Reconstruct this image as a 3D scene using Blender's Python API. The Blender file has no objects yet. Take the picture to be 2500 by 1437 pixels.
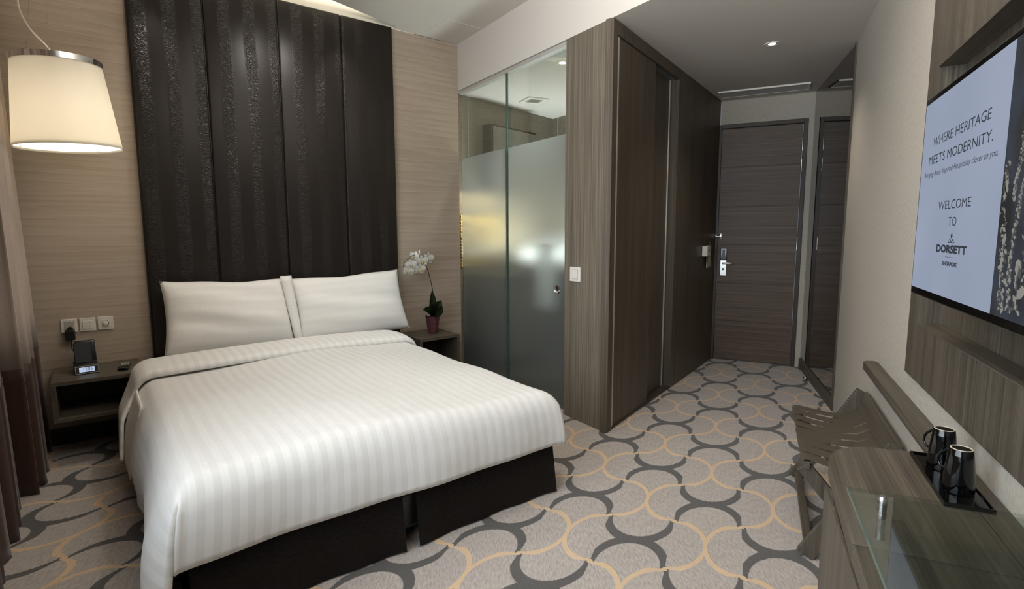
import bpy, bmesh, math, random
from math import sin, cos, pi, radians, sqrt, atan2
from mathutils import Matrix, Vector
random.seed(7)
scene = bpy.context.scene
C = scene.collection

# ------------------------------------------------------------------ camera, world, exposure
cam_d = bpy.data.cameras.new('camera'); cam = bpy.data.objects.new('camera', cam_d); C.objects.link(cam)
cam_d.sensor_width = 36.0; cam_d.lens = 18.768; cam_d.clip_start = 0.02; cam_d.clip_end = 60
_r = Vector((1.0, -0.00035, -0.00303)); _u = Vector((0.00305, 0.11604, 0.99324)); _f = Vector((0.0, 0.99324, -0.11604))
M3 = Matrix((_r, _u, -_f)).transposed()
cam.matrix_world = Matrix.Translation((0, 0, 1.21)) @ M3.to_4x4()
scene.camera = cam
w = bpy.data.worlds.new('world'); scene.world = w; w.use_nodes = True
w.node_tree.nodes['Background'].inputs[0].default_value = (0.75, 0.85, 1.0, 1)
w.node_tree.nodes['Background'].inputs[1].default_value = 0.3
scene.view_settings.view_transform = 'Standard'; scene.view_settings.look = 'None'
scene.view_settings.gamma = 1.0; scene.view_settings.use_curve_mapping = False
scene.view_settings.exposure = 0.0
scene.cycles.max_bounces = 8; scene.cycles.diffuse_bounces = 4; scene.cycles.glossy_bounces = 4
scene.cycles.transmission_bounces = 6; scene.cycles.transparent_max_bounces = 8
scene.cycles.sample_clamp_indirect = 4.0; scene.cycles.caustics_reflective = False; scene.cycles.caustics_refractive = False
scene.cycles.use_denoising = True

# ------------------------------------------------------------------ plan of the room
class Fr:
    def __init__(s, o, ang):
        s.o = Vector((o[0], o[1], 0)); s.a = radians(ang)
        s.x = Vector((cos(s.a), sin(s.a), 0)); s.y = Vector((-sin(s.a), cos(s.a), 0))
    def w(s, x, y, z=0): return s.o + s.x*x + s.y*y + Vector((0, 0, z))
    def m(s, x=0, y=0, z=0, rz=0): return Matrix.Translation(s.w(x, y, z)) @ Matrix.Rotation(s.a + radians(rz), 4, 'Z')
HB = Fr((-0.448, 4.645), 37.93)      # headboard wall: x along it, -y into the room
GL = Fr((-0.448, 4.645), -56.59)     # glass wall of the bathroom
WD = Fr((0.569, 3.104), 54.96)       # wardrobe front
DW = Fr((1.906, 5.011), -25.63)      # entry door wall
MI = Fr((2.581, 4.688), -109.0)      # corridor mirror wall
TV = Fr((2.1749, 3.5095), -115.0)    # television wall
_bd = GL.w(-0.46, 1.36) - GL.w(-0.07, 0.0)
BW = Fr(GL.w(-0.07, 0.0), math.degrees(atan2(_bd.y, _bd.x)))   # bathroom side wall
HC, HB_ = 2.757, 2.387               # main ceiling, corridor ceiling

# ------------------------------------------------------------------ lights of the room and added fills
def area(name, loc, tgt, sx, sy, power, col, spread=180):
    l = bpy.data.lights.new(name, 'AREA'); l.shape = 'RECTANGLE'; l.size = sx; l.size_y = sy; l.energy = power; l.color = col; l.spread = radians(spread)
    o = bpy.data.objects.new(name, l); C.objects.link(o); o.location = loc
    o.rotation_euler = (Vector(tgt) - Vector(loc)).to_track_quat('-Z', 'Y').to_euler(); return o
def spot(name, loc, tgt, power, col, ang=60, blend=0.8, rad=0.04):
    l = bpy.data.lights.new(name, 'SPOT'); l.energy = power; l.color = col; l.spot_size = radians(ang); l.spot_blend = blend; l.shadow_soft_size = rad
    o = bpy.data.objects.new(name, l); C.objects.link(o); o.location = loc
    o.rotation_euler = (Vector(tgt) - Vector(loc)).to_track_quat('-Z', 'Y').to_euler(); return o
def point(name, loc, power, col, rad=0.05):
    l = bpy.data.lights.new(name, 'POINT'); l.energy = power; l.color = col; l.shadow_soft_size = rad
    o = bpy.data.objects.new(name, l); C.objects.link(o); o.location = loc; return o
WARM = (1.0, 0.89, 0.74); NEU = (1.0, 0.945, 0.875); COOL = (0.82, 0.91, 1.0)
# daylight through the window beside the camera
area('window_daylight', HB.w(-2.98, -3.0, 1.6), HB.w(0.0, -2.9, 1.45), 2.1, 1.7, 50, COOL, 130)
# unseen fill spots added over the bed and the foot of the bed
for k, (x, y, e) in enumerate(((-1.45, -0.62, 102), (-1.0, -2.6, 26), (-2.1, -2.55, 12))):
    spot('bed_fill', HB.w(x, y, HC - 0.02), HB.w(x, y, 0), e*0.45, NEU, 176, 1.0, 0.12)
for x in (-2.15, -1.42, -1.02):
    spot('headboard_downlight', HB.w(x, -0.20, HC - 0.06), HB.w(x, 0.02, 1.2), 8, NEU, 60, 0.9, 0.03)
point('pendant_bulb', HB.w(-2.56, -0.38, 1.82), 3.3, WARM, 0.06)
spot('corridor_downlight_beam', (1.650, 3.538, HB_ - 0.03), (1.650, 3.538, 0), 25, (1.0, 0.90, 0.77), 120, 0.9, 0.05)
spot('bathroom_downlight_beam', GL.w(1.06, 0.264, HB_ - 0.03), GL.w(1.0, 0.3, 0), 60, COOL, 130, 0.9, 0.05)
spot('frost_glow_spot', GL.w(1.2, 0.12, HB_ - 0.03), GL.w(0.63, 0.44, 0.85), 260, COOL, 24, 1.0, 0.03)  # added, no such fitting: lights the white slab behind the frosted glass
area('bathroom_fill', GL.w(0.05, 0.92, 1.0), GL.w(0.25, 0.75, 4), 0.5, 0.5, 30, (0.93, 0.97, 1.0))  # added fill, no such lamp: brightens the bathroom ceiling
area('bathroom_mirror_strip', BW.w(0.34, -0.14, 1.56), BW.w(0.34, -0.02, 1.0), 0.4, 0.05, 3.5, (1.0, 0.82, 0.5))
area('cove_light', HB.w(-1.6, -0.12, HC + 0.03), HB.w(-1.6, -0.15, HC + 1), 1.6, 0.05, 4, NEU)
area('ceiling_fill', HB.w(-1.35, -2.9, 2.3), HB.w(-1.05, -2.7, HC + 1.2), 1.8, 0.14, 70, NEU)  # unseen floating panel, added to brighten the main ceiling
spot('tv_wall_fill', TV.w(1.15, -0.62, HC - 0.02), TV.w(0.7, -0.1, 1.0), 22, NEU, 120, 1.0, 0.08)  # unseen spot added to brighten the television wall

# ------------------------------------------------------------------ materials
def mat(name):
    m = bpy.data.materials.new(name); m.use_nodes = True
    nt = m.node_tree; b = nt.nodes['Principled BSDF']; return m, nt, b
def s2l(c): return tuple(((v/255.0)/12.92 if v/255.0 <= 0.04045 else ((v/255.0+0.055)/1.055)**2.4) for v in c) + (1.0,)
def plain(name, col, rough=0.5, metal=0.0, emit=None, es=0.0, coat=0.0, spec=0.5, bump=0.0, bscale=200):
    m, nt, b = mat(name)
    b.inputs['Base Color'].default_value = s2l(col); b.inputs['Roughness'].default_value = rough; b.inputs['Metallic'].default_value = metal
    b.inputs['Coat Weight'].default_value = coat; b.inputs['Specular IOR Level'].default_value = spec
    if emit: b.inputs['Emission Color'].default_value = s2l(emit); b.inputs['Emission Strength'].default_value = es
    n = nt.nodes.new('ShaderNodeTexNoise'); n.inputs['Scale'].default_value = bscale; n.inputs['Detail'].default_value = 2
    tc = nt.nodes.new('ShaderNodeTexCoord'); nt.links.new(tc.outputs['Object'], n.inputs['Vector'])
    mr = nt.nodes.new('ShaderNodeMapRange'); mr.inputs['To Min'].default_value = max(0, rough-0.04); mr.inputs['To Max'].default_value = min(1, rough+0.04)
    nt.links.new(n.outputs['Fac'], mr.inputs['Value']); nt.links.new(mr.outputs['Result'], b.inputs['Roughness'])
    if bump:
        bp = nt.nodes.new('ShaderNodeBump'); bp.inputs['Strength'].default_value = bump; bp.inputs['Distance'].default_value = 0.002
        nt.links.new(n.outputs['Fac'], bp.inputs['Height']); nt.links.new(bp.outputs['Normal'], b.inputs['Normal'])
    return m
def ramp(nt, pts):
    r = nt.nodes.new('ShaderNodeValToRGB')
    e = r.color_ramp.elements
    e[0].position, e[0].color = pts[0][0], s2l(pts[0][1]); e[1].position, e[1].color = pts[-1][0], s2l(pts[-1][1])
    for p_, c_ in pts[1:-1]:
        x = e.new(p_); x.color = s2l(c_)
    return r
def wood(name, pts, axis, along=1.6, across=170, rough=0.45, bump=0.15):
    """fine straight-grained veneer; axis is the grain direction"""
    m, nt, b = mat(name)
    tc = nt.nodes.new('ShaderNodeTexCoord'); mp = nt.nodes.new('ShaderNodeMapping')
    sc = [across]*3; sc['xyz'.index(axis)] = along; mp.inputs['Scale'].default_value = sc
    nt.links.new(tc.outputs['Object'], mp.inputs['Vector'])
    n1 = nt.nodes.new('ShaderNodeTexNoise'); n1.inputs['Scale'].default_value = 1.0; n1.inputs['Detail'].default_value = 5; n1.inputs['Roughness'].default_value = 0.65
    n2 = nt.nodes.new('ShaderNodeTexNoise'); n2.inputs['Scale'].default_value = 0.16; n2.inputs['Detail'].default_value = 3
    nt.links.new(mp.outputs[0], n1.inputs['Vector']); nt.links.new(mp.outputs[0], n2.inputs['Vector'])
    ad = nt.nodes.new('ShaderNodeMath'); ad.operation = 'MULTIPLY_ADD'; ad.inputs[1].default_value = 0.72
    ml = nt.nodes.new('ShaderNodeMath'); ml.operation = 'MULTIPLY'; ml.inputs[1].default_value = 0.28
    nt.links.new(n2.outputs['Fac'], ml.inputs[0]); nt.links.new(n1.outputs['Fac'], ad.inputs[0]); nt.links.new(ml.outputs[0], ad.inputs[2])
    r = ramp(nt, pts); nt.links.new(ad.outputs[0], r.inputs['Fac']); nt.links.new(r.outputs['Color'], b.inputs['Base Color'])
    b.inputs['Roughness'].default_value = rough; b.inputs['Specular IOR Level'].default_value = 0.3
    bp = nt.nodes.new('ShaderNodeBump'); bp.inputs['Strength'].default_value = bump; bp.inputs['Distance'].default_value = 0.001
    nt.links.new(ad.outputs[0], bp.inputs['Height']); nt.links.new(bp.outputs['Normal'], b.inputs['Normal'])
    return m
DK = [(0.34, (60, 54, 46)), (0.5, (79, 72, 62)), (0.66, (101, 93, 81))]
M_WV = wood('dark_oak_vertical', DK, 'z')
M_WX = wood('dark_oak_along', DK, 'x')
M_WY = wood('dark_oak_across', DK, 'y')
DD = [(0.34, (64, 52, 42)), (0.5, (86, 72, 60)), (0.66, (108, 93, 79))]
M_DOOR = wood('door_oak_horizontal', DD, 'x', 1.4, 150)
M_SIDE_LIT = wood('wardrobe_oak_lit', [(0.34, (76, 69, 59)), (0.5, (100, 92, 80)), (0.66, (128, 119, 105))], 'z')  # front's oak made lighter: light falling on this side put into the colour
M_DFR = wood('door_frame_oak', [(0.34, (50, 41, 34)), (0.66, (72, 61, 52))], 'z')
M_WARD = wood('wardrobe_oak', [(0.34, (60, 53, 44)), (0.5, (79, 71, 60)), (0.66, (100, 91, 78))], 'z')

def veneer(name):
    m, nt, b = mat(name)
    tc = nt.nodes.new('ShaderNodeTexCoord'); mp = nt.nodes.new('ShaderNodeMapping'); mp.inputs['Scale'].default_value = (0.5, 1, 7.0)
    nt.links.new(tc.outputs['Object'], mp.inputs['Vector'])
    n0 = nt.nodes.new('ShaderNodeTexNoise'); n0.inputs['Scale'].default_value = 1.2; n0.inputs['Detail'].default_value = 2
    nt.links.new(mp.outputs[0], n0.inputs['Vector'])
    wv = nt.nodes.new('ShaderNodeTexWave'); wv.bands_direction = 'Z'; wv.inputs['Scale'].default_value = 0.9; wv.inputs['Distortion'].default_value = 9
    wv.inputs['Detail'].default_value = 3; wv.inputs['Detail Scale'].default_value = 1.6; wv.wave_profile = 'SAW'
    nt.links.new(mp.outputs[0], wv.inputs['Vector'])
    mp2 = nt.nodes.new('ShaderNodeMapping'); mp2.inputs['Scale'].default_value = (3, 3, 150); nt.links.new(tc.outputs['Object'], mp2.inputs['Vector'])
    n2 = nt.nodes.new('ShaderNodeTexNoise'); n2.inputs['Scale'].default_value = 1; n2.inputs['Detail'].default_value = 4; nt.links.new(mp2.outputs[0], n2.inputs['Vector'])
    a = nt.nodes.new('ShaderNodeMath'); a.operation = 'MULTIPLY_ADD'; a.inputs[1].default_value = 0.16
    a2 = nt.nodes.new('ShaderNodeMath'); a2.operation = 'MULTIPLY_ADD'; a2.inputs[1].default_value = 0.58
    a3 = nt.nodes.new('ShaderNodeMath'); a3.operation = 'MULTIPLY'; a3.inputs[1].default_value = 0.30
    nt.links.new(n0.outputs['Fac'], a3.inputs[0]); nt.links.new(n2.outputs['Fac'], a2.inputs[0]); nt.links.new(a3.outputs[0], a2.inputs[2])
    nt.links.new(wv.outputs['Fac'], a.inputs[0]); nt.links.new(a2.outputs[0], a.inputs[2])
    r = ramp(nt, [(0.2, (182, 168, 152)), (0.5, (170, 155, 139)), (0.66, (160, 144, 127)), (0.78, (136, 119, 102))]); nt.links.new(a.outputs[0], r.inputs['Fac'])
    nt.links.new(r.outputs['Color'], b.inputs['Base Color']); b.inputs['Roughness'].default_value = 0.5
    return m
M_VEN = veneer('pale_pine_veneer')

def fabric(name, c1, c2, scale=(350, 350, 900), rough=0.85, bump=0.3, sheen=0.0):
    m, nt, b = mat(name)
    tc = nt.nodes.new('ShaderNodeTexCoord'); mp = nt.nodes.new('ShaderNodeMapping'); mp.inputs['Scale'].default_value = scale
    nt.links.new(tc.outputs['Object'], mp.inputs['Vector'])
    n = nt.nodes.new('ShaderNodeTexNoise'); n.inputs['Scale'].default_value = 1; n.inputs['Detail'].default_value = 3; nt.links.new(mp.outputs[0], n.inputs['Vector'])
    r = ramp(nt, [(0.3, c1), (0.7, c2)]); nt.links.new(n.outputs['Fac'], r.inputs['Fac']); nt.links.new(r.outputs['Color'], b.inputs['Base Color'])
    b.inputs['Roughness'].default_value = rough; b.inputs['Sheen Weight'].default_value = sheen; b.inputs['Specular IOR Level'].default_value = 0.25
    bp = nt.nodes.new('ShaderNodeBump'); bp.inputs['Strength'].default_value = bump; bp.inputs['Distance'].default_value = 0.001
    nt.links.new(n.outputs['Fac'], bp.inputs['Height']); nt.links.new(bp.outputs['Normal'], b.inputs['Normal'])
    return m
M_PAPER = fabric('woven_wallpaper', (163, 156, 144), (181, 174, 162), (160, 160, 60), 0.8, 0.25)
M_CURT = fabric('grey_satin_curtain', (172, 158, 147), (186, 172, 161), (300, 300, 300), 0.45, 0.1, 0.2)
M_CURTB = fabric('brown_satin_curtain', (52, 34, 25), (64, 44, 34), (300, 300, 300), 0.5, 0.1, 0.2)
M_SKIRT = fabric('ribbed_bed_skirt', (34, 29, 26), (50, 44, 40), (60, 60, 500), 0.9, 0.5)
M_WHITE = plain('painted_ceiling', (206, 200, 192), 0.9, spec=0.2)
M_COVE = plain('cove_white', (225, 220, 205), 0.9, spec=0.2)
M_PLASTIC = plain('white_plastic', (222, 216, 206), 0.35)
M_PLASTIC2 = plain('white_plastic_seam', (170, 164, 154), 0.4)
M_BLACK = plain('black_plastic', (18, 17, 16), 0.35)
M_GLOSS = plain('black_gloss', (8, 8, 8), 0.08, coat=0.1, spec=0.4)
M_GLAZE = plain('black_glaze', (6, 6, 6), 0.06, coat=0.15, spec=0.4)
M_RAWCLAY = plain('unglazed_clay', (206, 190, 172), 0.8)
M_SILVER = plain('brushed_steel', (190, 188, 184), 0.28, 1.0)
M_CHROME = plain('polished_chrome', (215, 213, 210), 0.07, 1.0)
M_ALU = plain('anodised_aluminium', (196, 193, 188), 0.4, 0.35)
M_DARKREC = plain('shadow_gap_black', (14, 12, 10), 0.7)
M_STRAP = plain('rack_strap', (108, 99, 86), 0.42, bump=0.1, bscale=600)
M_LEAF = plain('orchid_leaf', (44, 58, 30), 0.35, bump=0.2, bscale=60)
M_STEM = plain('orchid_stem', (52, 48, 36), 0.5)
M_PETAL = plain('orchid_petal', (246, 243, 236), 0.5, bump=0.2, bscale=120)
M_LIP = plain('orchid_lip', (190, 168, 92), 0.5)
M_POT = plain('plum_pot', (84, 47, 54), 0.45, bump=0.2, bscale=40)
M_SOIL = plain('bark_soil', (30, 24, 20), 0.95, bump=0.9, bscale=90)
M_TILE = fabric('stone_tile', (116, 108, 94), (136, 127, 112), (40, 40, 40), 0.45, 0.05)
M_GROUT = plain('tile_joint', (176, 168, 152), 0.7)
M_BFLOOR = plain('bathroom_floor', (52, 46, 40), 0.4)
M_CABLE = plain('black_cable', (15, 14, 13), 0.5)
M_CARD = plain('cream_card', (186, 176, 156), 0.6)
M_GREEN = plain('green_card', (50, 66, 56), 0.4)
M_LED = plain('lamp_face', (255, 250, 238), 0.4, emit=(255, 246, 228), es=30)
M_BASE = wood('dark_baseboard', [(0.3, (40, 31, 25)), (0.7, (60, 48, 40))], 'x')
M_SHEET = fabric('cotton_sheet', (232, 229, 222), (240, 237, 231), (300, 300, 300), 0.8, 0.08)
M_PORC = plain('porcelain', (235, 235, 230), 0.15)

def linen(name, horizontal=False, width=0.046):
    """satin stripe cotton: stripes run along V of the cloth"""
    m, nt, b = mat(name)
    uv = nt.nodes.new('ShaderNodeUVMap'); uv.uv_map = 'UVMap'; sp = nt.nodes.new('ShaderNodeSeparateXYZ'); nt.links.new(uv.outputs[0], sp.inputs[0])
    mu = nt.nodes.new('ShaderNodeMath'); mu.operation = 'MULTIPLY'; mu.inputs[1].default_value = 1/width; nt.links.new(sp.outputs['Y' if horizontal else 'X'], mu.inputs[0])
    fr = nt.nodes.new('ShaderNodeMath'); fr.operation = 'FRACT'; nt.links.new(mu.outputs[0], fr.inputs[0])
    gt = nt.nodes.new('ShaderNodeMapRange'); gt.interpolation_type = 'SMOOTHSTEP'
    pp = nt.nodes.new('ShaderNodeMath'); pp.operation = 'PINGPONG'; pp.inputs[1].default_value = 0.5; nt.links.new(fr.outputs[0], pp.inputs[0])
    gt.inputs['From Min'].default_value = 0.22; gt.inputs['From Max'].default_value = 0.28; nt.links.new(pp.outputs[0], gt.inputs['Value'])
    mx = nt.nodes.new('ShaderNodeMix'); mx.data_type = 'RGBA'; nt.links.new(gt.outputs[0], mx.inputs[0])
    d = 7 if not horizontal else -1
    mx.inputs[6].default_value = s2l((230-d, 227-d, 221-d)); mx.inputs[7].default_value = s2l((233, 230, 225)); nt.links.new(mx.outputs[2], b.inputs['Base Color'])
    rr = nt.nodes.new('ShaderNodeMapRange'); rr.inputs['To Min'].default_value = 0.75; rr.inputs['To Max'].default_value = 0.5; nt.links.new(gt.outputs[0], rr.inputs['Value'])
    nt.links.new(rr.outputs[0], b.inputs['Roughness']); b.inputs['Specular IOR Level'].default_value = 0.3; b.inputs['Sheen Weight'].default_value = 0.1
    tc = nt.nodes.new('ShaderNodeTexCoord'); n = nt.nodes.new('ShaderNodeTexNoise'); n.inputs['Scale'].default_value = 9; n.inputs['Detail'].default_value = 4
    nt.links.new(tc.outputs['Object'], n.inputs['Vector'])
    bp = nt.nodes.new('ShaderNodeBump'); bp.inputs['Strength'].default_value = 0.22; bp.inputs['Distance'].default_value = 0.02
    nt.links.new(n.outputs['Fac'], bp.inputs['Height']); nt.links.new(bp.outputs['Normal'], b.inputs['Normal'])
    return m
M_DUVET = linen('satin_stripe_cotton'); M_PILLOW = linen('satin_stripe_pillowcase', True, 0.05)

def croc(name):
    m, nt, b = mat(name)
    tc = nt.nodes.new('ShaderNodeTexCoord'); sp = nt.nodes.new('ShaderNodeSeparateXYZ'); nt.links.new(tc.outputs['Object'], sp.inputs[0])
    # bands of pressed scale alternating with smoother hide
    mb = nt.nodes.new('ShaderNodeMath'); mb.operation = 'MULTIPLY'; mb.inputs[1].default_value = 2*pi/0.148; nt.links.new(sp.outputs['X'], mb.inputs[0])
    nz = nt.nodes.new('ShaderNodeTexNoise'); nz.inputs['Scale'].default_value = 3; nt.links.new(tc.outputs['Object'], nz.inputs['Vector'])
    ad = nt.nodes.new('ShaderNodeMath'); ad.operation = 'MULTIPLY_ADD'; ad.inputs[1].default_value = 1.4; nt.links.new(nz.outputs['Fac'], ad.inputs[0]); nt.links.new(mb.outputs[0], ad.inputs[2])
    sn = nt.nodes.new('ShaderNodeMath'); sn.operation = 'SINE'; nt.links.new(ad.outputs[0], sn.inputs[0])
    band = nt.nodes.new('ShaderNodeMapRange'); band.inputs['From Min'].default_value = -0.1; band.inputs['From Max'].default_value = 0.6; nt.links.new(sn.outputs[0], band.inputs['Value'])
    mp = nt.nodes.new('ShaderNodeMapping'); mp.inputs['Scale'].default_value = (60, 1, 135); nt.links.new(tc.outputs['Object'], mp.inputs['Vector'])
    vo = nt.nodes.new('ShaderNodeTexVoronoi'); vo.feature = 'DISTANCE_TO_EDGE'; vo.inputs['Scale'].default_value = 1; vo.inputs['Randomness'].default_value = 0.75; nt.links.new(mp.outputs[0], vo.inputs['Vector'])
    hh = nt.nodes.new('ShaderNodeMapRange'); hh.inputs['From Max'].default_value = 0.18; nt.links.new(vo.outputs['Distance'], hh.inputs['Value'])
    mu = nt.nodes.new('ShaderNodeMath'); mu.operation = 'MULTIPLY'; nt.links.new(hh.outputs[0], mu.inputs[0]); nt.links.new(band.outputs[0], mu.inputs[1])
    bp = nt.nodes.new('ShaderNodeBump'); bp.inputs['Strength'].default_value = 0.5; bp.inputs['Distance'].default_value = 0.0025; nt.links.new(mu.outputs[0], bp.inputs['Height'])
    nt.links.new(bp.outputs['Normal'], b.inputs['Normal'])
    mx = nt.nodes.new('ShaderNodeMix'); mx.data_type = 'RGBA'; nt.links.new(band.outputs[0], mx.inputs[0]); mx.inputs[6].default_value = s2l((34, 29, 26)); mx.inputs[7].default_value = s2l((32, 27, 24))
    nt.links.new(mx.outputs[2], b.inputs['Base Color']); b.inputs['Roughness'].default_value = 0.36; b.inputs['Specular IOR Level'].default_value = 0.27
    return m
M_CROC = croc('crocodile_hide')

def glass(name, tint=(0.86, 0.93, 0.90), gloss=0.06):
    m, nt, b = mat(name); nt.nodes.remove(b); out = nt.nodes['Material Output']
    t = nt.nodes.new('ShaderNodeBsdfTransparent'); t.inputs[0].default_value = tint + (1,)
    g = nt.nodes.new('ShaderNodeBsdfGlossy'); g.inputs['Roughness'].default_value = 0.01
    lw = nt.nodes.new('ShaderNodeLayerWeight'); lw.inputs['Blend'].default_value = 0.25
    ml = nt.nodes.new('ShaderNodeMath'); ml.operation = 'MULTIPLY_ADD'; ml.inputs[1].default_value = 0.3; ml.inputs[2].default_value = gloss
    nt.links.new(lw.outputs['Fresnel'], ml.inputs[0])
    mx = nt.nodes.new('ShaderNodeMixShader'); nt.links.new(ml.outputs[0], mx.inputs[0]); nt.links.new(t.outputs[0], mx.inputs[1]); nt.links.new(g.outputs[0], mx.inputs[2])
    nt.links.new(mx.outputs[0], out.inputs[0]); return m
M_GLASS = glass('clear_glass', (0.90, 0.95, 0.93), 0.03)
M_GLASSD = glass('desk_glass', (0.88, 0.92, 0.90), 0.02)
M_GEDGE = plain('glass_edge_green', (58, 84, 76), 0.2)
def frosted(name):
    m, nt, b = mat(name); nt.nodes.remove(b); out = nt.nodes['Material Output']
    r = nt.nodes.new('ShaderNodeBsdfRefraction'); r.inputs['Roughness'].default_value = 0.50; r.inputs['IOR'].default_value = 1.12; r.inputs[0].default_value = (0.84, 0.88, 0.84, 1)
    t = nt.nodes.new('ShaderNodeBsdfTranslucent'); t.inputs[0].default_value = (0.75, 0.79, 0.76, 1)
    d = nt.nodes.new('ShaderNodeBsdfPrincipled'); d.inputs['Base Color'].default_value = (0.44, 0.46, 0.44, 1); d.inputs['Roughness'].default_value = 0.3
    n = nt.nodes.new('ShaderNodeTexNoise'); n.inputs['Scale'].default_value = 900
    tc = nt.nodes.new('ShaderNodeTexCoord'); nt.links.new(tc.outputs['Object'], n.inputs['Vector'])
    bp = nt.nodes.new('ShaderNodeBump'); bp.inputs['Strength'].default_value = 0.05; nt.links.new(n.outputs['Fac'], bp.inputs['Height']); nt.links.new(bp.outputs['Normal'], d.inputs['Normal'])
    m1 = nt.nodes.new('ShaderNodeMixShader'); m1.inputs[0].default_value = 0.16; nt.links.new(r.outputs[0], m1.inputs[1]); nt.links.new(t.outputs[0], m1.inputs[2])
    m2 = nt.nodes.new('ShaderNodeMixShader'); m2.inputs[0].default_value = 0.15; nt.links.new(m1.outputs[0], m2.inputs[1]); nt.links.new(d.outputs[0], m2.inputs[2])
    nt.links.new(m2.outputs[0], out.inputs[0]); return m
M_FROST = frosted('frosted_film')
def mirror_mat(name, col, rough=0.0):
    m, nt, b = mat(name); b.inputs['Base Color'].default_value = col; b.inputs['Metallic'].default_value = 1; b.inputs['Roughness'].default_value = rough; return m
M_MIRROR = mirror_mat('smoked_mirror', (0.30, 0.28, 0.27, 1)); M_BMIR = mirror_mat('bathroom_mirror', (0.72, 0.75, 0.75, 1))

def shade_mat(name):
    m, nt, b = mat(name); out = nt.nodes['Material Output']
    b.inputs['Base Color'].default_value = s2l((226, 220, 208)); b.inputs['Roughness'].default_value = 0.35; b.inputs['Coat Weight'].default_value = 0.3; b.inputs['Coat Roughness'].default_value = 0.25
    t = nt.nodes.new('ShaderNodeBsdfTranslucent'); t.inputs[0].default_value = (0.84, 0.83, 0.79, 1)
    mx = nt.nodes.new('ShaderNodeMixShader'); mx.inputs[0].default_value = 0.5; nt.links.new(b.outputs[0], mx.inputs[1]); nt.links.new(t.outputs[0], mx.inputs[2]); nt.links.new(mx.outputs[0], out.inputs[0]); return m
M_SHADE = shade_mat('cream_lampshade')
M_DIFF = plain('lamp_diffuser', (255, 248, 230), 0.5, emit=(255, 244, 218), es=1.6)

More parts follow.
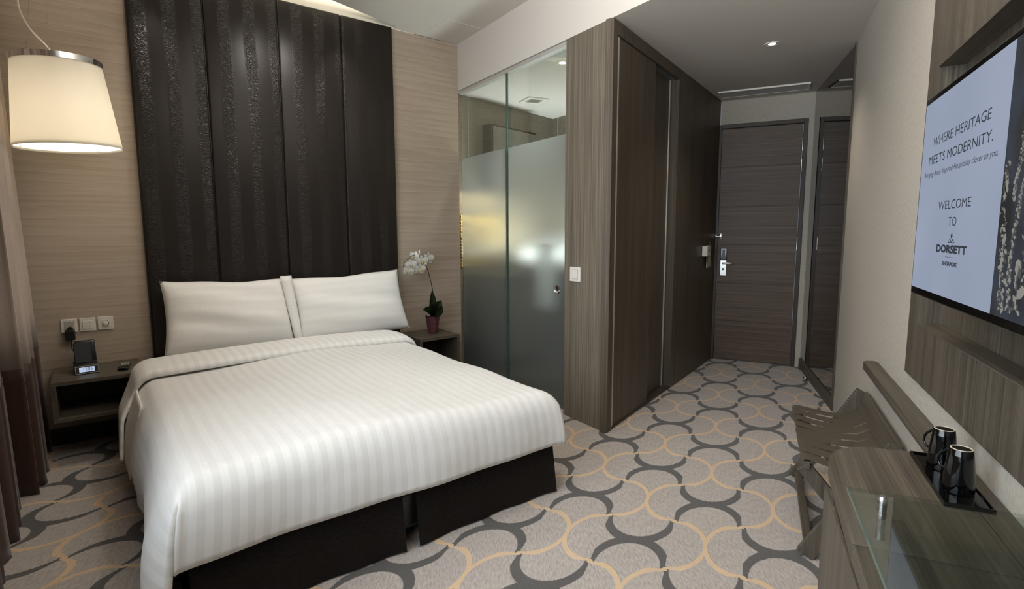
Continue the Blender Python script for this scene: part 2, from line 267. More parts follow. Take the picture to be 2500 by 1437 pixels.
def carpet():
    m, nt, b = mat('patterned_carpet'); N = nt.nodes; L = nt.links
    def math_(op, a, c=None, d=None):
        n = N.new('ShaderNodeMath'); n.operation = op
        for k, v in enumerate((a, c, d)):
            if v is None: continue
            if isinstance(v, (int, float)): n.inputs[k].default_value = v
            else: L.new(v, n.inputs[k])
        return n.outputs[0]
    geo = N.new('ShaderNodeNewGeometry')
    ox, oy, an, a, bb, sk = 1.8090639, 5.21459769, -0.1884196, 0.26733261, 0.34902218, -0.20157645
    du = (cos(an)*a, sin(an)*a); dv = (sin(an+sk)*bb, -cos(an+sk)*bb)
    det = du[0]*dv[1] - du[1]*dv[0]
    inv = ((dv[1]/det, -dv[0]/det), (-du[1]/det, du[0]/det))
    sp = N.new('ShaderNodeSeparateXYZ'); L.new(geo.outputs['Position'], sp.inputs[0])
    nw = N.new('ShaderNodeTexNoise'); nw.inputs['Scale'].default_value = 160; L.new(geo.outputs['Position'], nw.inputs['Vector'])
    wob = math_('MULTIPLY', math_('SUBTRACT', nw.outputs['Fac'], 0.5), 0.03)
    def lat(k):
        c = inv[k]; off = -(c[0]*ox + c[1]*oy)
        return math_('ADD', math_('ADD', math_('MULTIPLY', sp.outputs['X'], c[0]), math_('MULTIPLY', sp.outputs['Y'], c[1])), math_('ADD', wob, off))
    I, J = lat(0), lat(1)
    def curve(P, Q, flip):
        """waves of half-circles: P counts the strips, Q runs along them; gives distance and place along the arc"""
        f = math_('FLOOR', P); nq = math_('ROUND', Q)
        y = math_('MULTIPLY', math_('SUBTRACT', math_('SUBTRACT', P, f), 0.5), 2.0); x = math_('MULTIPLY', math_('ABSOLUTE', math_('SUBTRACT', Q, nq)), 2.0)
        par = math_('ABSOLUTE', math_('MODULO', math_('ADD', f, nq), 2.0)); sg = math_('MULTIPLY_ADD', par, 2.0*flip, -1.0*flip)
        ys = math_('MULTIPLY', y, sg); r = math_('SQRT', math_('ADD', math_('MULTIPLY', x, x), math_('MULTIPLY', y, y)))
        d1 = math_('ABSOLUTE', math_('SUBTRACT', r, 1.0)); xe = math_('SUBTRACT', 1.0, x)
        d2 = math_('SQRT', math_('ADD', math_('MULTIPLY', xe, xe), math_('MULTIPLY', y, y)))
        up = math_('GREATER_THAN', ys, 0.0)
        return math_('ADD', math_('MULTIPLY', d1, up), math_('MULTIPLY', math_('MULTIPLY', d2, 1.15), math_('SUBTRACT', 1.0, up))), math_('MULTIPLY', x, x)
    tan_d, tx = curve(I, J, -1.0); drk_d, dx = curve(J, I, 1.0)
    tan_d = math_('SUBTRACT', tan_d, math_('MULTIPLY', tx, 0.028)); drk_d = math_('ADD', drk_d, math_('MULTIPLY', dx, 0.04))
    def mask(d, t, e):
        mr = N.new('ShaderNodeMapRange'); mr.interpolation_type = 'SMOOTHSTEP'; mr.inputs['From Min'].default_value = t+e; mr.inputs['From Max'].default_value = t-e; L.new(d, mr.inputs['Value']); return mr.outputs[0]
    tan_m = mask(tan_d, 0.060, 0.010); drk_m = mask(drk_d, 0.155, 0.016)
    # pile: fine ribbed yarn
    mp = N.new('ShaderNodeMapping'); mp.inputs['Rotation'].default_value = (0, 0, radians(22)); mp.inputs['Scale'].default_value = (190, 35, 1); L.new(geo.outputs['Position'], mp.inputs['Vector'])
    n1 = N.new('ShaderNodeTexNoise'); n1.inputs['Scale'].default_value = 1; n1.inputs['Detail'].default_value = 3; L.new(mp.outputs[0], n1.inputs['Vector'])
    n2 = N.new('ShaderNodeTexNoise'); n2.inputs['Scale'].default_value = 420; n2.inputs['Detail'].default_value = 2; L.new(geo.outputs['Position'], n2.inputs['Vector'])
    n3 = N.new('ShaderNodeTexNoise'); n3.inputs['Scale'].default_value = 2.5; n3.inputs['Detail'].default_value = 3; L.new(geo.outputs['Position'], n3.inputs['Vector'])
    base = ramp(nt, [(0.3, (150, 142, 136)), (0.5, (170, 162, 155)), (0.72, (186, 178, 171))]); L.new(n1.outputs['Fac'], base.inputs['Fac'])
    dk = ramp(nt, [(0.3, (66, 64, 62)), (0.5, (84, 82, 80)), (0.75, (112, 110, 108))]); L.new(n2.outputs['Fac'], dk.inputs['Fac'])
    tn = ramp(nt, [(0.3, (196, 168, 134)), (0.7, (216, 190, 158))]); L.new(n2.outputs['Fac'], tn.inputs['Fac'])
    def mix(f, c1, c2):
        x = N.new('ShaderNodeMix'); x.data_type = 'RGBA'; L.new(f, x.inputs[0]); L.new(c1, x.inputs[6]); L.new(c2, x.inputs[7]); return x.outputs[2]
    col = mix(tan_m, mix(drk_m, base.outputs['Color'], dk.outputs['Color']), tn.outputs['Color'])
    hs = N.new('ShaderNodeHueSaturation'); L.new(col, hs.inputs['Color']); L.new(math_('MULTIPLY_ADD', n3.outputs['Fac'], 0.2, 0.9), hs.inputs['Value'])
    L.new(hs.outputs['Color'], b.inputs['Base Color']); b.inputs['Roughness'].default_value = 0.95; b.inputs['Specular IOR Level'].default_value = 0.1; b.inputs['Sheen Weight'].default_value = 0.15
    h = math_('ADD', math_('MULTIPLY', n2.outputs['Fac'], 0.5), math_('MULTIPLY', n1.outputs['Fac'], 0.5))
    h = math_('ADD', h, math_('MULTIPLY', math_('MAXIMUM', tan_m, drk_m), 0.6))
    bp = N.new('ShaderNodeBump'); bp.inputs['Strength'].default_value = 0.5; bp.inputs['Distance'].default_value = 0.004; L.new(h, bp.inputs['Height']); L.new(bp.outputs['Normal'], b.inputs['Normal'])
    return m
M_CARPET = carpet()

def picture_mat():
    """close-up of a crystal chandelier as shown by the screen"""
    m, nt, b = mat('screen_picture'); tc = nt.nodes.new('ShaderNodeTexCoord')
    mp = nt.nodes.new('ShaderNodeMapping'); mp.inputs['Scale'].default_value = (14, 1, 9); nt.links.new(tc.outputs['Object'], mp.inputs['Vector'])
    n = nt.nodes.new('ShaderNodeTexNoise'); n.inputs['Scale'].default_value = 0.5; n.inputs['Detail'].default_value = 1; nt.links.new(mp.outputs[0], n.inputs['Vector'])
    r = ramp(nt, [(0.35, (22, 26, 30)), (0.5, (52, 60, 74)), (0.62, (38, 42, 44)), (0.75, (70, 66, 44))]); nt.links.new(n.outputs['Fac'], r.inputs['Fac'])
    nt.links.new(r.outputs['Color'], b.inputs['Emission Color']); b.inputs['Emission Strength'].default_value = 0.7
    b.inputs['Base Color'].default_value = (0.01, 0.01, 0.01, 1); b.inputs['Roughness'].default_value = 0.3; return m
def screen_mat():
    m, nt, b = mat('lit_screen'); tc = nt.nodes.new('ShaderNodeTexCoord'); n = nt.nodes.new('ShaderNodeTexNoise'); n.inputs['Scale'].default_value = 1.5
    nt.links.new(tc.outputs['Object'], n.inputs['Vector']); r = ramp(nt, [(0.3, (138, 150, 172)), (0.7, (158, 168, 190))]); nt.links.new(n.outputs['Fac'], r.inputs['Fac'])
    nt.links.new(r.outputs['Color'], b.inputs['Emission Color']); b.inputs['Emission Strength'].default_value = 0.88
    b.inputs['Base Color'].default_value = (0.01, 0.01, 0.01, 1); b.inputs['Roughness'].default_value = 0.35; return m
M_SCREEN = screen_mat(); M_PICT = picture_mat()
M_INK = plain('screen_ink', (10, 12, 16), 0.5, emit=(44, 50, 62), es=0.8)
M_CRYS = plain('screen_crystal', (40, 40, 40), 0.3, emit=(176, 174, 166), es=0.5); M_CRYS2 = plain('screen_crystal_grey', (40, 40, 40), 0.3, emit=(92, 90, 80), es=0.5)
M_LCD = plain('clock_display', (120, 130, 150), 0.3, emit=(176, 190, 216), es=0.95)
M_LCDINK = plain('clock_digits', (20, 22, 28), 0.4)
def mosaic():
    m, nt, b = mat('gold_mosaic'); tc = nt.nodes.new('ShaderNodeTexCoord'); mp = nt.nodes.new('ShaderNodeMapping'); mp.inputs['Rotation'].default_value = (radians(90), 0, 0)
    nt.links.new(tc.outputs['Object'], mp.inputs['Vector']); br = nt.nodes.new('ShaderNodeTexBrick'); br.inputs['Scale'].default_value = 9; br.inputs['Color1'].default_value = s2l((214, 176, 96)); br.inputs['Color2'].default_value = s2l((110, 84, 44))
    br.inputs['Mortar'].default_value = s2l((236, 220, 170)); br.inputs['Mortar Size'].default_value = 0.03; br.offset = 0.5
    nt.links.new(mp.outputs[0], br.inputs['Vector']); nt.links.new(br.outputs['Color'], b.inputs['Base Color']); b.inputs['Roughness'].default_value = 0.25; return m
M_MOSAIC = mosaic()

# ------------------------------------------------------------------ mesh helpers
def BM(): return bmesh.new()
def box(bm, x0, x1, y0, y1, z0, z1, bev=0.0, seg=2):
    vs = [bm.verts.new((x, y, z)) for x in (x0, x1) for y in (y0, y1) for z in (z0, z1)]
    fs = [(0, 1, 3, 2), (4, 6, 7, 5), (0, 4, 5, 1), (2, 3, 7, 6), (0, 2, 6, 4), (1, 5, 7, 3)]
    faces = [bm.faces.new([vs[i] for i in f]) for f in fs]
    if bev > 0:
        es = list({e for f in faces for e in f.edges})
        bmesh.ops.bevel(bm, geom=es, offset=bev, segments=seg, profile=0.5, affect='EDGES')
    return bm
def prism(bm, pts, z0, z1, bev=0.0):
    """polygon in plan, extruded upwards"""
    lo = [bm.verts.new((x, y, z0)) for x, y in pts]; hi = [bm.verts.new((x, y, z1)) for x, y in pts]; n = len(pts)
    fs = [bm.faces.new(lo[::-1]), bm.faces.new(hi)] + [bm.faces.new((lo[i], lo[(i+1) % n], hi[(i+1) % n], hi[i])) for i in range(n)]
    if bev:
        es = list({e for f in fs for e in f.edges}); bmesh.ops.bevel(bm, geom=es, offset=bev, segments=2, profile=0.5, affect='EDGES')
    return bm
def prof(bm, pts, x0, x1, bev=0.0):
    """polygon in the y-z plane, extruded along x"""
    a = [bm.verts.new((x0, y, z)) for y, z in pts]; b = [bm.verts.new((x1, y, z)) for y, z in pts]; n = len(pts)
    fs = [bm.faces.new(a[::-1]), bm.faces.new(b)] + [bm.faces.new((a[i], a[(i+1) % n], b[(i+1) % n], b[i])) for i in range(n)]
    if bev:
        es = list({e for f in fs for e in f.edges}); bmesh.ops.bevel(bm, geom=es, offset=bev, segments=2, profile=0.5, affect='EDGES')
    return bm
def beam(bm, p, q, wd, ht, up=(0, 0, 1), bev=0.0):
    p = Vector(p); q = Vector(q); d = (q - p); L_ = d.length; d.normalize(); u = Vector(up); s = d.cross(u).normalized(); u = s.cross(d)
    t = BM(); box(t, 0, L_, -wd/2, wd/2, -ht/2, ht/2, bev); M = Matrix((d, -s, u)).transposed().to_4x4(); M.translation = p
    t.transform(M); merge(bm, t); return bm
def merge(bm, t):
    me = bpy.data.meshes.new('tmp'); t.to_mesh(me); t.free(); bm.from_mesh(me); bpy.data.meshes.remove(me); return bm
def lathe(bm, prf, n=32, cx=0, cy=0, cap=True):
    rings = []
    for r, z in prf:
        rings.append([bm.verts.new((cx + r*cos(2*pi*k/n), cy + r*sin(2*pi*k/n), z)) for k in range(n)])
    for a, b in zip(rings, rings[1:]):
        for k in range(n): bm.faces.new((a[k], a[(k+1) % n], b[(k+1) % n], b[k]))
    if cap:
        if prf[0][0] > 1e-5: bm.faces.new(rings[0][::-1])
        if prf[-1][0] > 1e-5: bm.faces.new(rings[-1])
    return bm
def tube(bm, pts, r, n=10, r1=None):
    pts = [Vector(p) for p in pts]; rings = []; m_ = len(pts); prev = None
    for i, p in enumerate(pts):
        d = (pts[min(i+1, m_-1)] - pts[max(i-1, 0)]).normalized()
        a = prev if prev is not None else (Vector((0, 0, 1)) if abs(d.z) < 0.9 else Vector((1, 0, 0)))
        s = (a - d*a.dot(d)).normalized(); prev = s; t = d.cross(s); rr = r if r1 is None else r + (r1 - r)*i/(m_-1)
        rings.append([bm.verts.new(p + (s*cos(2*pi*k/n) + t*sin(2*pi*k/n))*rr) for k in range(n)])
    for a, b in zip(rings, rings[1:]):
        for k in range(n): bm.faces.new((a[k], a[(k+1) % n], b[(k+1) % n], b[k]))
    bm.faces.new(rings[0][::-1]); bm.faces.new(rings[-1]); return bm
def curve_pts(ctrl, n=24):
    """Catmull-Rom through control points"""
    P = [Vector(c) for c in ctrl]; P = [P[0]*2 - P[1]] + P + [P[-1]*2 - P[-2]]; out = []
    for i in range(1, len(P)-2):
        for k in range(n):
            t = k/n; a, b, c, d = P[i-1], P[i], P[i+1], P[i+2]
            out.append(0.5*((2*b) + (c-a)*t + (2*a-5*b+4*c-d)*t*t + (-a+3*b-3*c+d)*t**3))
    out.append(P[-2]); return out
def obj(name, bm, m, parent=None, mw=None, smooth=False, angle=40):
    bmesh.ops.recalc_face_normals(bm, faces=bm.faces[:])
    me = bpy.data.meshes.new(name); bm.to_mesh(me); bm.free(); o = bpy.data.objects.new(name, me); C.objects.link(o)
    for x in (m if isinstance(m, (list, tuple)) else [m]): me.materials.append(x)
    if parent: o.parent = parent
    if mw is not None: o.matrix_world = mw
    if smooth:
        for p_ in me.polygons: p_.use_smooth = True
        try: me.set_sharp_from_angle(angle=radians(angle))
        except Exception: pass
    return o
def tag(o, label, cat, group=None):
    o['label'] = label; o['category'] = cat
    if group: o['group'] = group
    return o
def thing(name, label, cat, mw, group=None):
    o = bpy.data.objects.new(name, None); C.objects.link(o); o.matrix_world = mw; o.empty_display_size = 0.1
    return tag(o, label, cat, group)
def struct(name, bm, m, mw=None, parent=None):
    o = obj(name, bm, m, parent, mw); o['kind'] = 'structure'; return o
def structroot(name, mw):
    o = bpy.data.objects.new(name, None); C.objects.link(o); o.matrix_world = mw; o['kind'] = 'structure'; return o
def lines(body, size, width, xc, z, y, m, parent, name, italic=0.0, bold=0.0):
    """lettering as thin raised characters in the x-z plane facing -y, squeezed to the given width"""
    cu = bpy.data.curves.new(name, 'FONT'); cu.body = body; cu.size = size; cu.align_x = 'CENTER'; cu.align_y = 'BOTTOM_BASELINE'; cu.extrude = 0.0; cu.shear = italic; cu.offset = bold; cu.resolution_u = 3
    t = bpy.data.objects.new(name, cu); C.objects.link(t); bpy.context.view_layer.update()
    me = bpy.data.meshes.new_from_object(t.evaluated_get(bpy.context.evaluated_depsgraph_get())); bpy.data.objects.remove(t); bpy.data.curves.remove(cu)
    xs = [v.co.x for v in me.vertices]; k = width/(max(xs) - min(xs)); mid = (max(xs) + min(xs))/2
    ys = [v.co.y for v in me.vertices]; top = max(ys)
    for v in me.vertices: v.co = Vector((xc + (v.co.x - mid)*k, y, z + v.co.y))
    me.name = name; o = bpy.data.objects.new(name, me); C.objects.link(o); me.materials.append(m); o.parent = parent; return o
I4 = Matrix.Identity(4)

# ------------------------------------------------------------------ the setting
def W2(v): return (v.x, v.y)
b = BM(); prism(b, [(-5, -2.2), (5, -2.2), (5, 7), (-5, 7)], -0.05, 0.0); struct('floor', b, M_CARPET)
# headboard wall
b = BM(); box(b, -3.25, 0.0, 0, 0.12, 0.0, HC - 0.004); struct('wall_headboard', b, M_VEN, HB.m())
b = BM(); box(b, -3.25, -0.40, 0, 0.12, HC - 0.004, HC + 0.125); struct('wall_cove', b, M_COVE, HB.m())
b = BM(); box(b, -3.25, -0.02, -0.012, 0.0, 0.0, 0.095, 0.002); struct('baseboard_headboard', b, M_BASE, HB.m())
# window wall on the left
b = BM()
for (y0, y1, z0, z1) in ((-4.5, -4.3, 0, HC), (-1.9, 0.12, 0, HC), (-4.3, -1.9, 0, 0.55), (-4.3, -1.9, 2.45, HC)): box(b, -3.25, -3.10, y0, y1, z0, z1)
struct('wall_window', b, M_PAPER, HB.m())
wn = structroot('window_1', HB.m(-3.13, -3.1, 0.55))
b = BM()
for y in (-1.2, 0.0, 1.16): box(b, -0.03, 0.03, y, y + 0.04, 0.0, 1.9)
for z in (0, 1.86): box(b, -0.03, 0.03, -1.16, 1.16, z, z + 0.04)
obj('window_frame', b, M_ALU, wn)
b = BM(); box(b, -0.004, 0.004, -1.16, 1.16, 0.04, 1.86); obj('window_pane', b, M_GLASS, wn)
# rear wall behind the camera
b = BM(); _e = TV.w(4.75, 0); _l = HB.w(-3.10, -4.45)
d = (_e - _l); fr_ = Fr(_l, math.degrees(atan2(d.y, d.x))); box(b, 0, d.length, -0.12, 0, 0, HC); struct('wall_rear', b, M_PAPER, fr_.m())
# television wall, mirror wall, entry wall
b = BM(); box(b, 0.0, 4.8, 0, 0.12, 0, HC); struct('wall_television', b, M_PAPER, TV.m())
b = BM(); box(b, -0.05, 1.246, 0.012, 0.12, 0, HB_); struct('wall_corridor', b, M_PAPER, MI.m())
b = BM(); box(b, 0.705, 0.80, 0, 0.1, 0, HB_); box(b, 0.0, 0.705, 0, 0.1, 2.17, HB_); struct('wall_entry', b, M_PAPER, DW.m())
# ceilings and the bulkhead over the glass wall
ce = GL.w(3.355, 0)
b = BM()
pts = [HB.w(-3.2, 0.0), HB.w(-2.6, -0.66), HB.w(-0.57, -0.05), HB.w(-0.57, 0.05), GL.w(0, 0.05), GL.w(3.40, 0.05), TV.w(4.75, 0.1), HB.w(-3.2, -4.5)]
prism(b, [W2(q) for q in pts], HC, HC + 0.03); struct('ceiling_room', b, M_WHITE)
b = BM(); prism(b, [W2(q) for q in (HB.w(-3.2, 0.1), HB.w(-3.2, -0.9), HB.w(-0.4, -0.1), HB.w(-0.4, 0.1))], HC + 0.125, HC + 0.14); struct('ceiling_cove', b, M_COVE)
b = BM(); prism(b, [W2(q) for q in (GL.w(-0.9, 0.099), GL.w(3.42, 0.099), TV.w(0, 0.12), MI.w(-0.1, 0.12), DW.w(-0.1, 0.12), GL.w(-1.2, 3.2))], HB_, HB_ + 0.03); struct('ceiling_corridor', b, M_WHITE)
b = BM(); box(b, 0.0, 3.40, 0, 0.10, HB_, HC + 0.02); struct('wall_bulkhead', b, M_WHITE, GL.m())

# bathroom behind the glass
b = BM(); box(b, 0.0, 1.42, 0, 0.08, 0, HB_); struct('wall_bathroom_side', b, M_TILE, BW.m())
b = BM(); box(b, -0.75, 0.80, 1.36, 1.44, 0, HB_); struct('wall_bathroom_far', b, M_TILE, GL.m())
b = BM()
for x in (-0.38, -0.10, 0.35): box(b, x, x + 0.006, 1.357, 1.3605, 0, HB_)
o = struct('trim_1', b, M_GROUT, GL.m())
b = BM()
for x in (0.16, 0.75): box(b, x, x + 0.006, -0.003, 0.0005, 0, HB_)
struct('trim_2', b, M_GROUT, BW.m())
b = BM(); prism(b, [W2(q) for q in (GL.w(-0.05, 0.06), GL.w(1.36, 0.06), GL.w(0.83, 1.36), GL.w(-0.47, 1.36))], 0.0, 0.012); struct('floor_bathroom', b, M_BFLOOR)

# entry door
dr = structroot('door_1', DW.m())
b = BM(); box(b, -0.012, 0.016, -0.012, 0.06, 0, 2.17, 0.002); box(b, 0.672, 0.705, -0.012, 0.06, 0, 2.17, 0.002); box(b, 0.016, 0.672, -0.012, 0.06, 2.135, 2.17, 0.002); obj('door_frame', b, M_DFR, dr)
b = BM(); zs = [0.005, 0.375, 0.73, 1.085, 1.435, 1.79, 2.132]
for z0, z1 in zip(zs, zs[1:]): box(b, 0.02, 0.668, 0.008, 0.05, z0 + 0.003, z1 - 0.003, 0.002)
box(b, 0.02, 0.668, 0.014, 0.048, 0.005, 2.13); obj('door_leaf', b, M_DOOR, dr)
for z in (0.30, 1.05, 1.72, 1.90):
    b = BM(); lathe(b, [(0.006, z), (0.006, z + 0.11)], 12, 0.670, 0.0); obj('hinge', b, M_SILVER, dr, smooth=True)
b = BM(); box(b, 0.046, 0.10, -0.012, 0.010, 0.945, 1.055, 0.004); o = obj('lock_reader', b, M_GLOSS, dr); o['label'] = 'black card reader of the lock'
b = BM(); box(b, 0.062, 0.084, -0.0135, -0.011, 0.958, 1.044); obj('reader_window', b, M_BLACK, o)
b = BM(); box(b, 0.046, 0.10, -0.006, 0.010, 0.80, 0.944, 0.002); pl = obj('lock_plate', b, M_SILVER, dr)
b = BM(); tube(b, [(0.070, -0.004, 0.917), (0.070, -0.045, 0.917)], 0.009, 12); beam(b, (0.064, -0.045, 0.917), (0.150, -0.045, 0.917), 0.012, 0.017, bev=0.003); obj('lever_handle', b, M_SILVER, dr, smooth=True)
b = BM(); lathe(b, [(0.010, 0), (0.010, 0.012)], 20); b.transform(Matrix.Translation((0.073, -0.004, 0.862)) @ Matrix.Rotation(radians(90), 4, 'X')); obj('lock_cylinder', b, M_BLACK, pl, smooth=True)
b = BM(); box(b, 0.03, 0.05, -0.006, 0.010, 1.135, 1.19, 0.004); tube(b, [(0.002, -0.03, 1.163), (0.04, -0.03, 1.163)], 0.004); box(b, -0.004, 0.008, -0.034, -0.012, 1.14, 1.19, 0.004); obj('door_guard', b, M_CHROME, dr, smooth=True)

# corridor mirror with wooden base and edge strip
mr = thing('wall_mirror', 'tall smoked mirror lining the corridor wall, reflecting the entry door', 'mirror', MI.m())
b = BM(); box(b, 0.004, 1.236, 0.0, 0.010, 0.085, HB_ - 0.001); obj('mirror_glass', b, M_MIRROR, mr)
b = BM(); box(b, 1.236, 1.256, -0.012, 0.02, 0.0, HB_ - 0.001, 0.001); obj('edge_strip', b, M_WV, mr)
b = BM(); box(b, 0.004, 1.236, -0.012, 0.010, 0.0, 0.085, 0.002); obj('bottom_rail', b, M_WX, mr)

# ------------------------------------------------------------------ ceiling fittings
t = thing('air_grille', 'long white linear air grille on the corridor ceiling above the entry door', 'air vent', DW.m(0, 0, HB_))
b = BM(); box(b, 0.0, 0.69, -0.34, -0.325, -0.012, 0.0); box(b, 0.0, 0.69, -0.145, -0.13, -0.012, 0.0); box(b, 0.0, 0.012, -0.325, -0.145, -0.012, 0); box(b, 0.678, 0.69, -0.325, -0.145, -0.012, 0); obj('grille_frame', b, M_PLASTIC, t)
b = BM()
for k in range(9): beam(b, (0.012, -0.315 + k*0.02, -0.006), (0.678, -0.315 + k*0.02, -0.006), 0.016, 0.002, (0, 0.5, 1))
obj('grille_slats', b, M_ALU, t)
def downlight(name, label, loc):
    t = thing(name, label, 'ceiling light', Matrix.Translation(loc))
    b = BM(); lathe(b, [(0.022, -0.002), (0.030, -0.004), (0.044, -0.004), (0.046, 0.0)], 28, cap=False); obj('trim_ring', b, M_PLASTIC, t, smooth=True)
    b = BM(); lathe(b, [(0.0001, -0.0015), (0.021, -0.002), (0.022, -0.0005)], 24); obj('lamp_face', b, M_LED, t)
downlight('recessed_downlight', 'small lit downlight in the corridor ceiling, in front of the wardrobe', (1.650, 3.538, HB_))
downlight('recessed_downlight', 'small lit downlight in the bathroom ceiling, seen through the clear glass', tuple(GL.w(1.062, 0.264, HB_)))
t = thing('exhaust_vent', 'square white exhaust vent in the bathroom ceiling', 'air vent', GL.m(0.09, 0.72, HB_, -10))
b = BM()
for (x0, x1, y0, y1) in ((-0.10, 0.10, -0.10, -0.06), (-0.10, 0.10, 0.06, 0.10), (-0.10, -0.06, -0.06, 0.06), (0.06, 0.10, -0.06, 0.06)): box(b, x0, x1, y0, y1, -0.01, 0)
obj('vent_frame', b, M_PLASTIC, t)
b = BM()
for k in range(9): box(b, -0.06, 0.06, -0.056 + k*0.0135, -0.050 + k*0.0135, -0.007, -0.003)
for k in range(9): box(b, -0.056 + k*0.0135, -0.050 + k*0.0135, -0.06, 0.06, -0.007, -0.003)
obj('vent_mesh', b, M_PLASTIC2, t)
b = BM(); box(b, -0.15, 0.15, -0.15, 0.15, -0.002, 0.0); o = obj('ceiling_access_panel', b, M_WHITE, None, HB.m(-0.20, -0.26, HC)); tag(o, 'faint square access panel in the white ceiling near the glass wall', 'ceiling panel')

# ------------------------------------------------------------------ headboard
hb = thing('headboard', 'tall dark crocodile-leather headboard reaching the ceiling behind the bed', 'headboard', HB.m())
seams = [-2.262, -1.870, -1.435, -1.005, -0.604]
for x0, x1 in zip(seams, seams[1:]):
    b = BM(); box(b, x0 + 0.002, x1 - 0.002, -0.045, -0.002, 0.20, 2.748, 0.012, 3); obj('upholstered_panel', b, M_CROC, hb, smooth=True)
b = BM(); box(b, seams[0], seams[-1], -0.03, -0.0005, 0.2, 2.745); obj('backing_board', b, M_BLACK, hb)

# ------------------------------------------------------------------ bed
bed = thing('bed', 'double bed with dark ribbed skirt under white bedding', 'bed', HB.m(-1.615, -1.125))
b = BM(); box(b, -0.695, 0.695, -1.02, 1.05, 0.06, 0.22, 0.02); obj('bed_base', b, M_BLACK, bed)
b = BM(); box(b, -0.70, 0.70, -1.04, 1.055, 0.225, 0.42, 0.05, 4); obj('mattress', b, M_SHEET, bed, smooth=True)
def skirt_panel(p, q, nx, n=26, flare=0.0):
    """hanging cloth panel between two plan points"""
    b = BM(); p = Vector((p[0], p[1], 0)); q = Vector((q[0], q[1], 0)); nv = Vector((nx[0], nx[1], 0)); rows = []
    for j in range(6):
        f = j/5; z = 0.235 - f*0.228; row = []
        for i in range(n):
            g = i/(n-1); base = p.lerp(q, g); wave = 0.004*sin(g*19) + 0.003*sin(g*7 + 1) + flare*(max(0, g-0.8)/0.2)**2 + (flare*(max(0, 0.2-g)/0.2)**2)
            row.append(b.verts.new(base + nv*(0.006 + f*(0.016 + wave)) + Vector((0, 0, z))))
        rows.append(row)
    for r0, r1 in zip(rows, rows[1:]):
        for i in range(n-1): b.faces.new((r0[i], r0[i+1], r1[i+1], r1[i]))
    bmesh.ops.solidify(b, geom=b.faces[:], thickness=0.004); return b
obj('bed_skirt', skirt_panel((-0.735, -1.03), (-0.035, -1.03), (0, -1), flare=0.014), M_SKIRT, bed, smooth=True)
obj('bed_skirt', skirt_panel((0.02, -1.03), (0.735, -1.03), (0, -1), flare=0.014), M_SKIRT, bed, smooth=True)
obj('bed_skirt', skirt_panel((-0.715, 1.04), (-0.715, -1.03), (-1, 0)), M_SKIRT, bed, smooth=True)
obj('bed_skirt', skirt_panel((0.735, -1.03), (0.735, 1.04), (1, 0)), M_SKIRT, bed, smooth=True)

def cloth(rows, uvs):
    """grid of points -> bmesh with the length along the cloth as uv"""
    b = BM(); uvl = b.loops.layers.uv.new('UVMap'); V = [[b.verts.new(p) for p in r] for r in rows]
    for i in range(len(V)-1):
        for j in range(len(V[0])-1):
            f = b.faces.new((V[i][j], V[i][j+1], V[i+1][j+1], V[i+1][j]))
            for lp, (a, c) in zip(f.loops, ((i, j), (i, j+1), (i+1, j+1), (i+1, j))): lp[uvl].uv = uvs[a][c]
    return b
def puff(x, y): return 0.010*sin(3.1*x + 1.7*y + 0.6) + 0.006*sin(6.3*x - 4.1*y) + 0.004*sin(11*y + 3*x)
ZT = 0.485
def drop(s, w, r):
    """profile of a bed edge: s along the cloth from the middle -> (offset outward, fall)"""
    k = abs(s); sg = 1 if s >= 0 else -1
    if k <= w - r: return s, 0.0
    t = (k - (w - r))/r
    if t <= pi/2: return sg*(w - r + r*sin(t)), r*(1 - cos(t))
    return sg*(w + 0.03*min(1, (k - (w - r) - r*pi/2)/0.3)), r + (k - (w - r) - r*pi/2)
duv = thing('duvet', 'white satin-striped duvet spread over the bed, hanging at the foot and sides', 'duvet', HB.m(-1.615, -1.125))
# one cloth over top, foot and sides, slit at the two foot corners
HW = 0.765; R = 0.085; YF = 1.065
SC = HW - R + R*0.95; TCN = YF - R + R*0.95
def cloth_pt(s, t):
    x, fx = drop(s, HW, R); yy, fy = drop(t, YF, R); sg = 1 if s > 0 else -1
    flat = max(0.0, 1 - max(fx, fy)/R); fall = sqrt(fx*fx + fy*fy) if max(fx, fy) < R else max(fx, fy) + 0.18*min(fx, fy)
    z = ZT - fall + puff(x, yy)*(0.45 + 0.55*flat) + 0.02*(1 - min(1, abs(x)/HW)**2)*flat
    if fx > R*0.4:                                   # side drop: billows, and the low left corner swings out
        f = min(1.0, (fx - R*0.4)/0.35); toe = max(0.0, (yy - 0.55)/0.55)
        ew = max(0.0, min(1.0, (t - TCN + 0.20)/0.20)); k_ = (1.25 if s < 0 else 0.3)*(1 - 0.80*ew**2)
        x += sg*k_*(0.030*sin(pi*min(1, f*1.02)) + 0.014*f*sin(6.2*t + 0.8) + 0.008*f*sin(13*t) + 0.075*f*toe)
        ew = max(0.0, min(1.0, (t - TCN + 0.20)/0.20)); yy += (0.075 if s < 0 else 0.015)*f**0.5*ew**2
    if fy > R*0.4:
        f = min(1.0, (fy - R*0.4)/0.22); x *= 1 + 0.035*f; yy += 0.010*f*sin(7*s + 1.2) + 0.004*f*sin(17*s) + 0.012*sin(pi*f)
    return Vector((x, -yy, z))
tmin, tmax = -0.46, YF - R + R*pi/2 + 0.160
nS, nT = 110, 84; s0, s1 = -(HW - R + R*pi/2 + 0.33), HW - R + R*pi/2 + 0.12
def cuts(a, b, n, marks):
    v = sorted([a + (b - a)*i/n for i in range(n+1)] + marks); out = [v[0]]
    for q in v[1:]:
        if q - out[-1] > 0.004: out.append(q)
    return out
SS = cuts(s0, s1, nS, [-SC, SC]); TT = cuts(tmin, tmax, nT, [TCN])
top = BM(); uvl = top.loops.layers.uv.new('UVMap'); vv = {}
